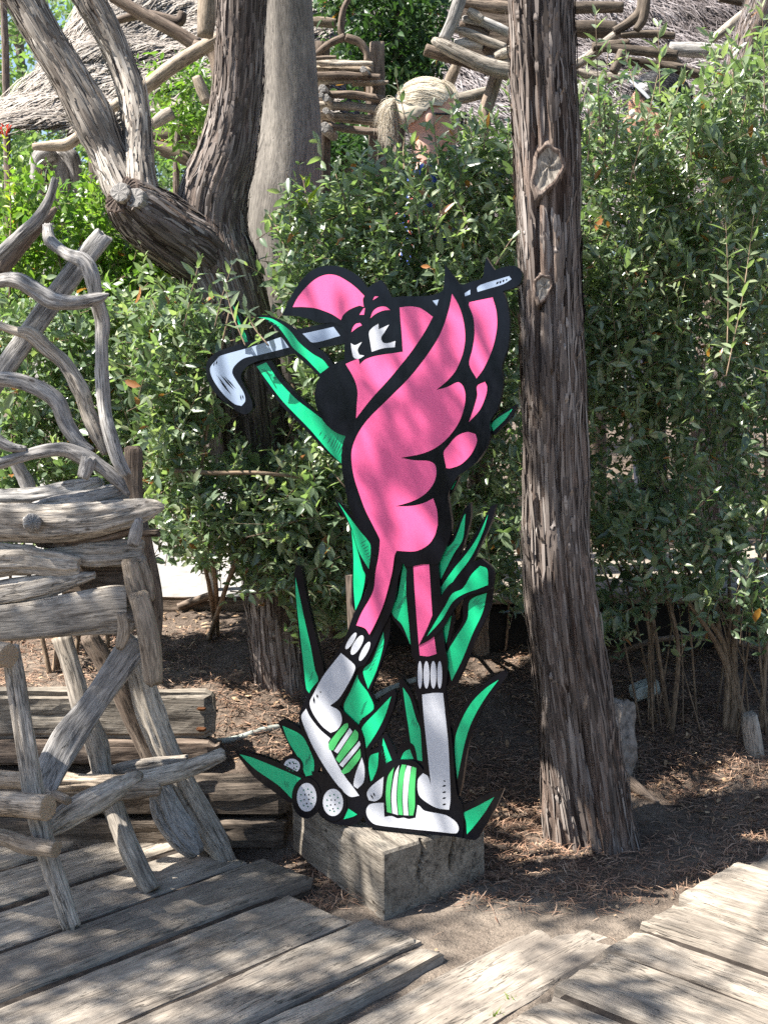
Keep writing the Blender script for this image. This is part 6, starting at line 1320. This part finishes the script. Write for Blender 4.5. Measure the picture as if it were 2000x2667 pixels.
for k in range(650):   # ponytail and loose ends
    d = norm(np.array([-1, rg.normal(0, .5), .35 + rg.normal(0, .25)])); l = rg.uniform(.06, .13) * (1.5 if k % 9 == 0 else 1)
    ts = np.linspace(0, 1, 12)[:, None]; P = clip + d * .045 * np.sin(np.minimum(ts * 1.8, 1.57)) * rg.uniform(.5, 1.5) + np.array([-.01, 0, -1]) * l * ts ** 1.5 + rg.normal(0, .012, 3) * ts
    paths.append(P); tn.append(rg.beta(2, 1.6))
for k in range(70):    # fringe falling to the brow
    y = rg.uniform(-.075, .06); ts = np.linspace(0, 1, 10)[:, None]
    a = hc + norm(np.array([.45, y * 9, .9])) * hr * 1.06; b_ = np.array([.092 - abs(y) * .5, y * 1.15, 1.575 - rg.uniform(0, .05)])
    paths.append(a * (1 - ts) + b_ * ts + np.array([.028, 0, .02]) * np.sin(ts * 3.14)); tn.append(rg.beta(2, 2))
strands('hair_strands', paths, .0006, 'hair_blond', w, T, tn)
mk('hair_clip', T(clip + Q * np.array([.014, .02, .026])), QF, M['hair_clip'], w)
def bar(name, a, b, r, mat, parent, T):
    V, F, G, t_, nq, nc = tube_data(np.array([a, (np.array(a) + np.array(b)) / 2, b]), [r] * 3, nseg=8, lump=0, groove=0, nlen=8, ref=(0.1, .3, 1)); return mk(name, T(V), F, M[mat], parent)
def ringpts(c, ry, rz, n=20): return [np.array([c[0], c[1] + ry * math.cos(2 * math.pi * k / n), c[2] + rz * math.sin(2 * math.pi * k / n)]) for k in range(n + 1)]
gl = empty('glasses', (0, 0, 0), w)
for s_ in (-1, 1):
    V, F, G, t_, nq, nc = tube_data(np.array(ringpts((.112, .036 * s_, 1.545), .030, .024)), [.0035] * 21, nseg=8, lump=0, groove=0, nlen=40, ref=(1, 0, 0)); mk('rim', T(V), F, M['glasses_black'], gl)
    bar('temple', (.112, .066 * s_, 1.556), (.0, .082 * s_, 1.552), .0038, 'glasses_black', gl, T)
bar('bridge', (.114, -.008, 1.55), (.114, .008, 1.55), .003, 'glasses_black', gl, T)
for s_ in (-1, 1): mk('eye', T(np.array([.082, .034 * s_, 1.548]) + Q * .0125), QF, M['eye_white'], w)
mk('lips', T(np.array([.096, 0, 1.486]) + Q * np.array([.007, .022, .007])), QF, M['lips'], w)
mk('earring', T(np.array([.0, -.088, 1.498]) + Q * .004), QF, M['eye_white'], w)
# the second person, dark-haired
m_, T2 = person('dark-haired person with a white strap over the ear, half hidden by the right shrubs', (1708, 278), 0, 5.2, 1.15, math.radians(172), 'skin_tan', 'shirt_navy', 'trousers_dark')
kq2 = (Q[:, 2] > -.2 + .75 * sstep(.3, .95, Q[:, 0]) - .6 * sstep(.1, -.7, Q[:, 0])); fk2 = [f for f in QF if all(kq2[i] for i in f)]
mk('hair', T2(hc + Q * hr * np.array([1.06, 1.06, 1.08]) * (1 + .05 * fbm(Q * np.array([6, 6, 6]), 2, 4))[:, None]), fk2, M['hair_black'], m_)
ps = []
for k in range(380):
    q0 = norm(rg.normal(0, 1, 3)); q0[2] = abs(q0[2]); ts = np.linspace(0, 1, 8)[:, None]; q1 = norm(q0 + np.array([-.4, rg.normal(0, .2), -.35]))
    ps.append(hc + norm(q0 * (1 - ts) + q1 * ts) * hr * (1.09 + .05 * rg.random()))
strands('hair_strands', ps, .0012, 'hair_black', m_, T2, [.5] * len(ps))
P = []
for t in np.linspace(0, 1, 9):   # strap from the brow over the temple to behind the ear, on the side facing the camera
    P.append(np.array([.105 - .135 * t, .062 + .030 * math.sin(t * 2.2), 1.665 - .145 * t]))
V, F, G, t_, nq, nc = tube_data(np.array(P), [.006] * 9, nseg=10, flat=.3, lump=0, groove=0, nlen=24, ref=(0, 1, 0)); mk('strap', T2(V), F, M['strap_white'], m_)
mk('buckle', T2(np.array([.108, .05, 1.672]) + Q * np.array([.010, .005, .009])), QF, M['strap_white'], m_)
for s_ in (-1, 1): mk('eye', T2(np.array([.082, .034 * s_, 1.548]) + Q * .0125), QF, M['eye_white'], m_)
mk('lips', T2(np.array([.096, 0, 1.486]) + Q * np.array([.007, .022, .007])), QF, M['lips'], m_)
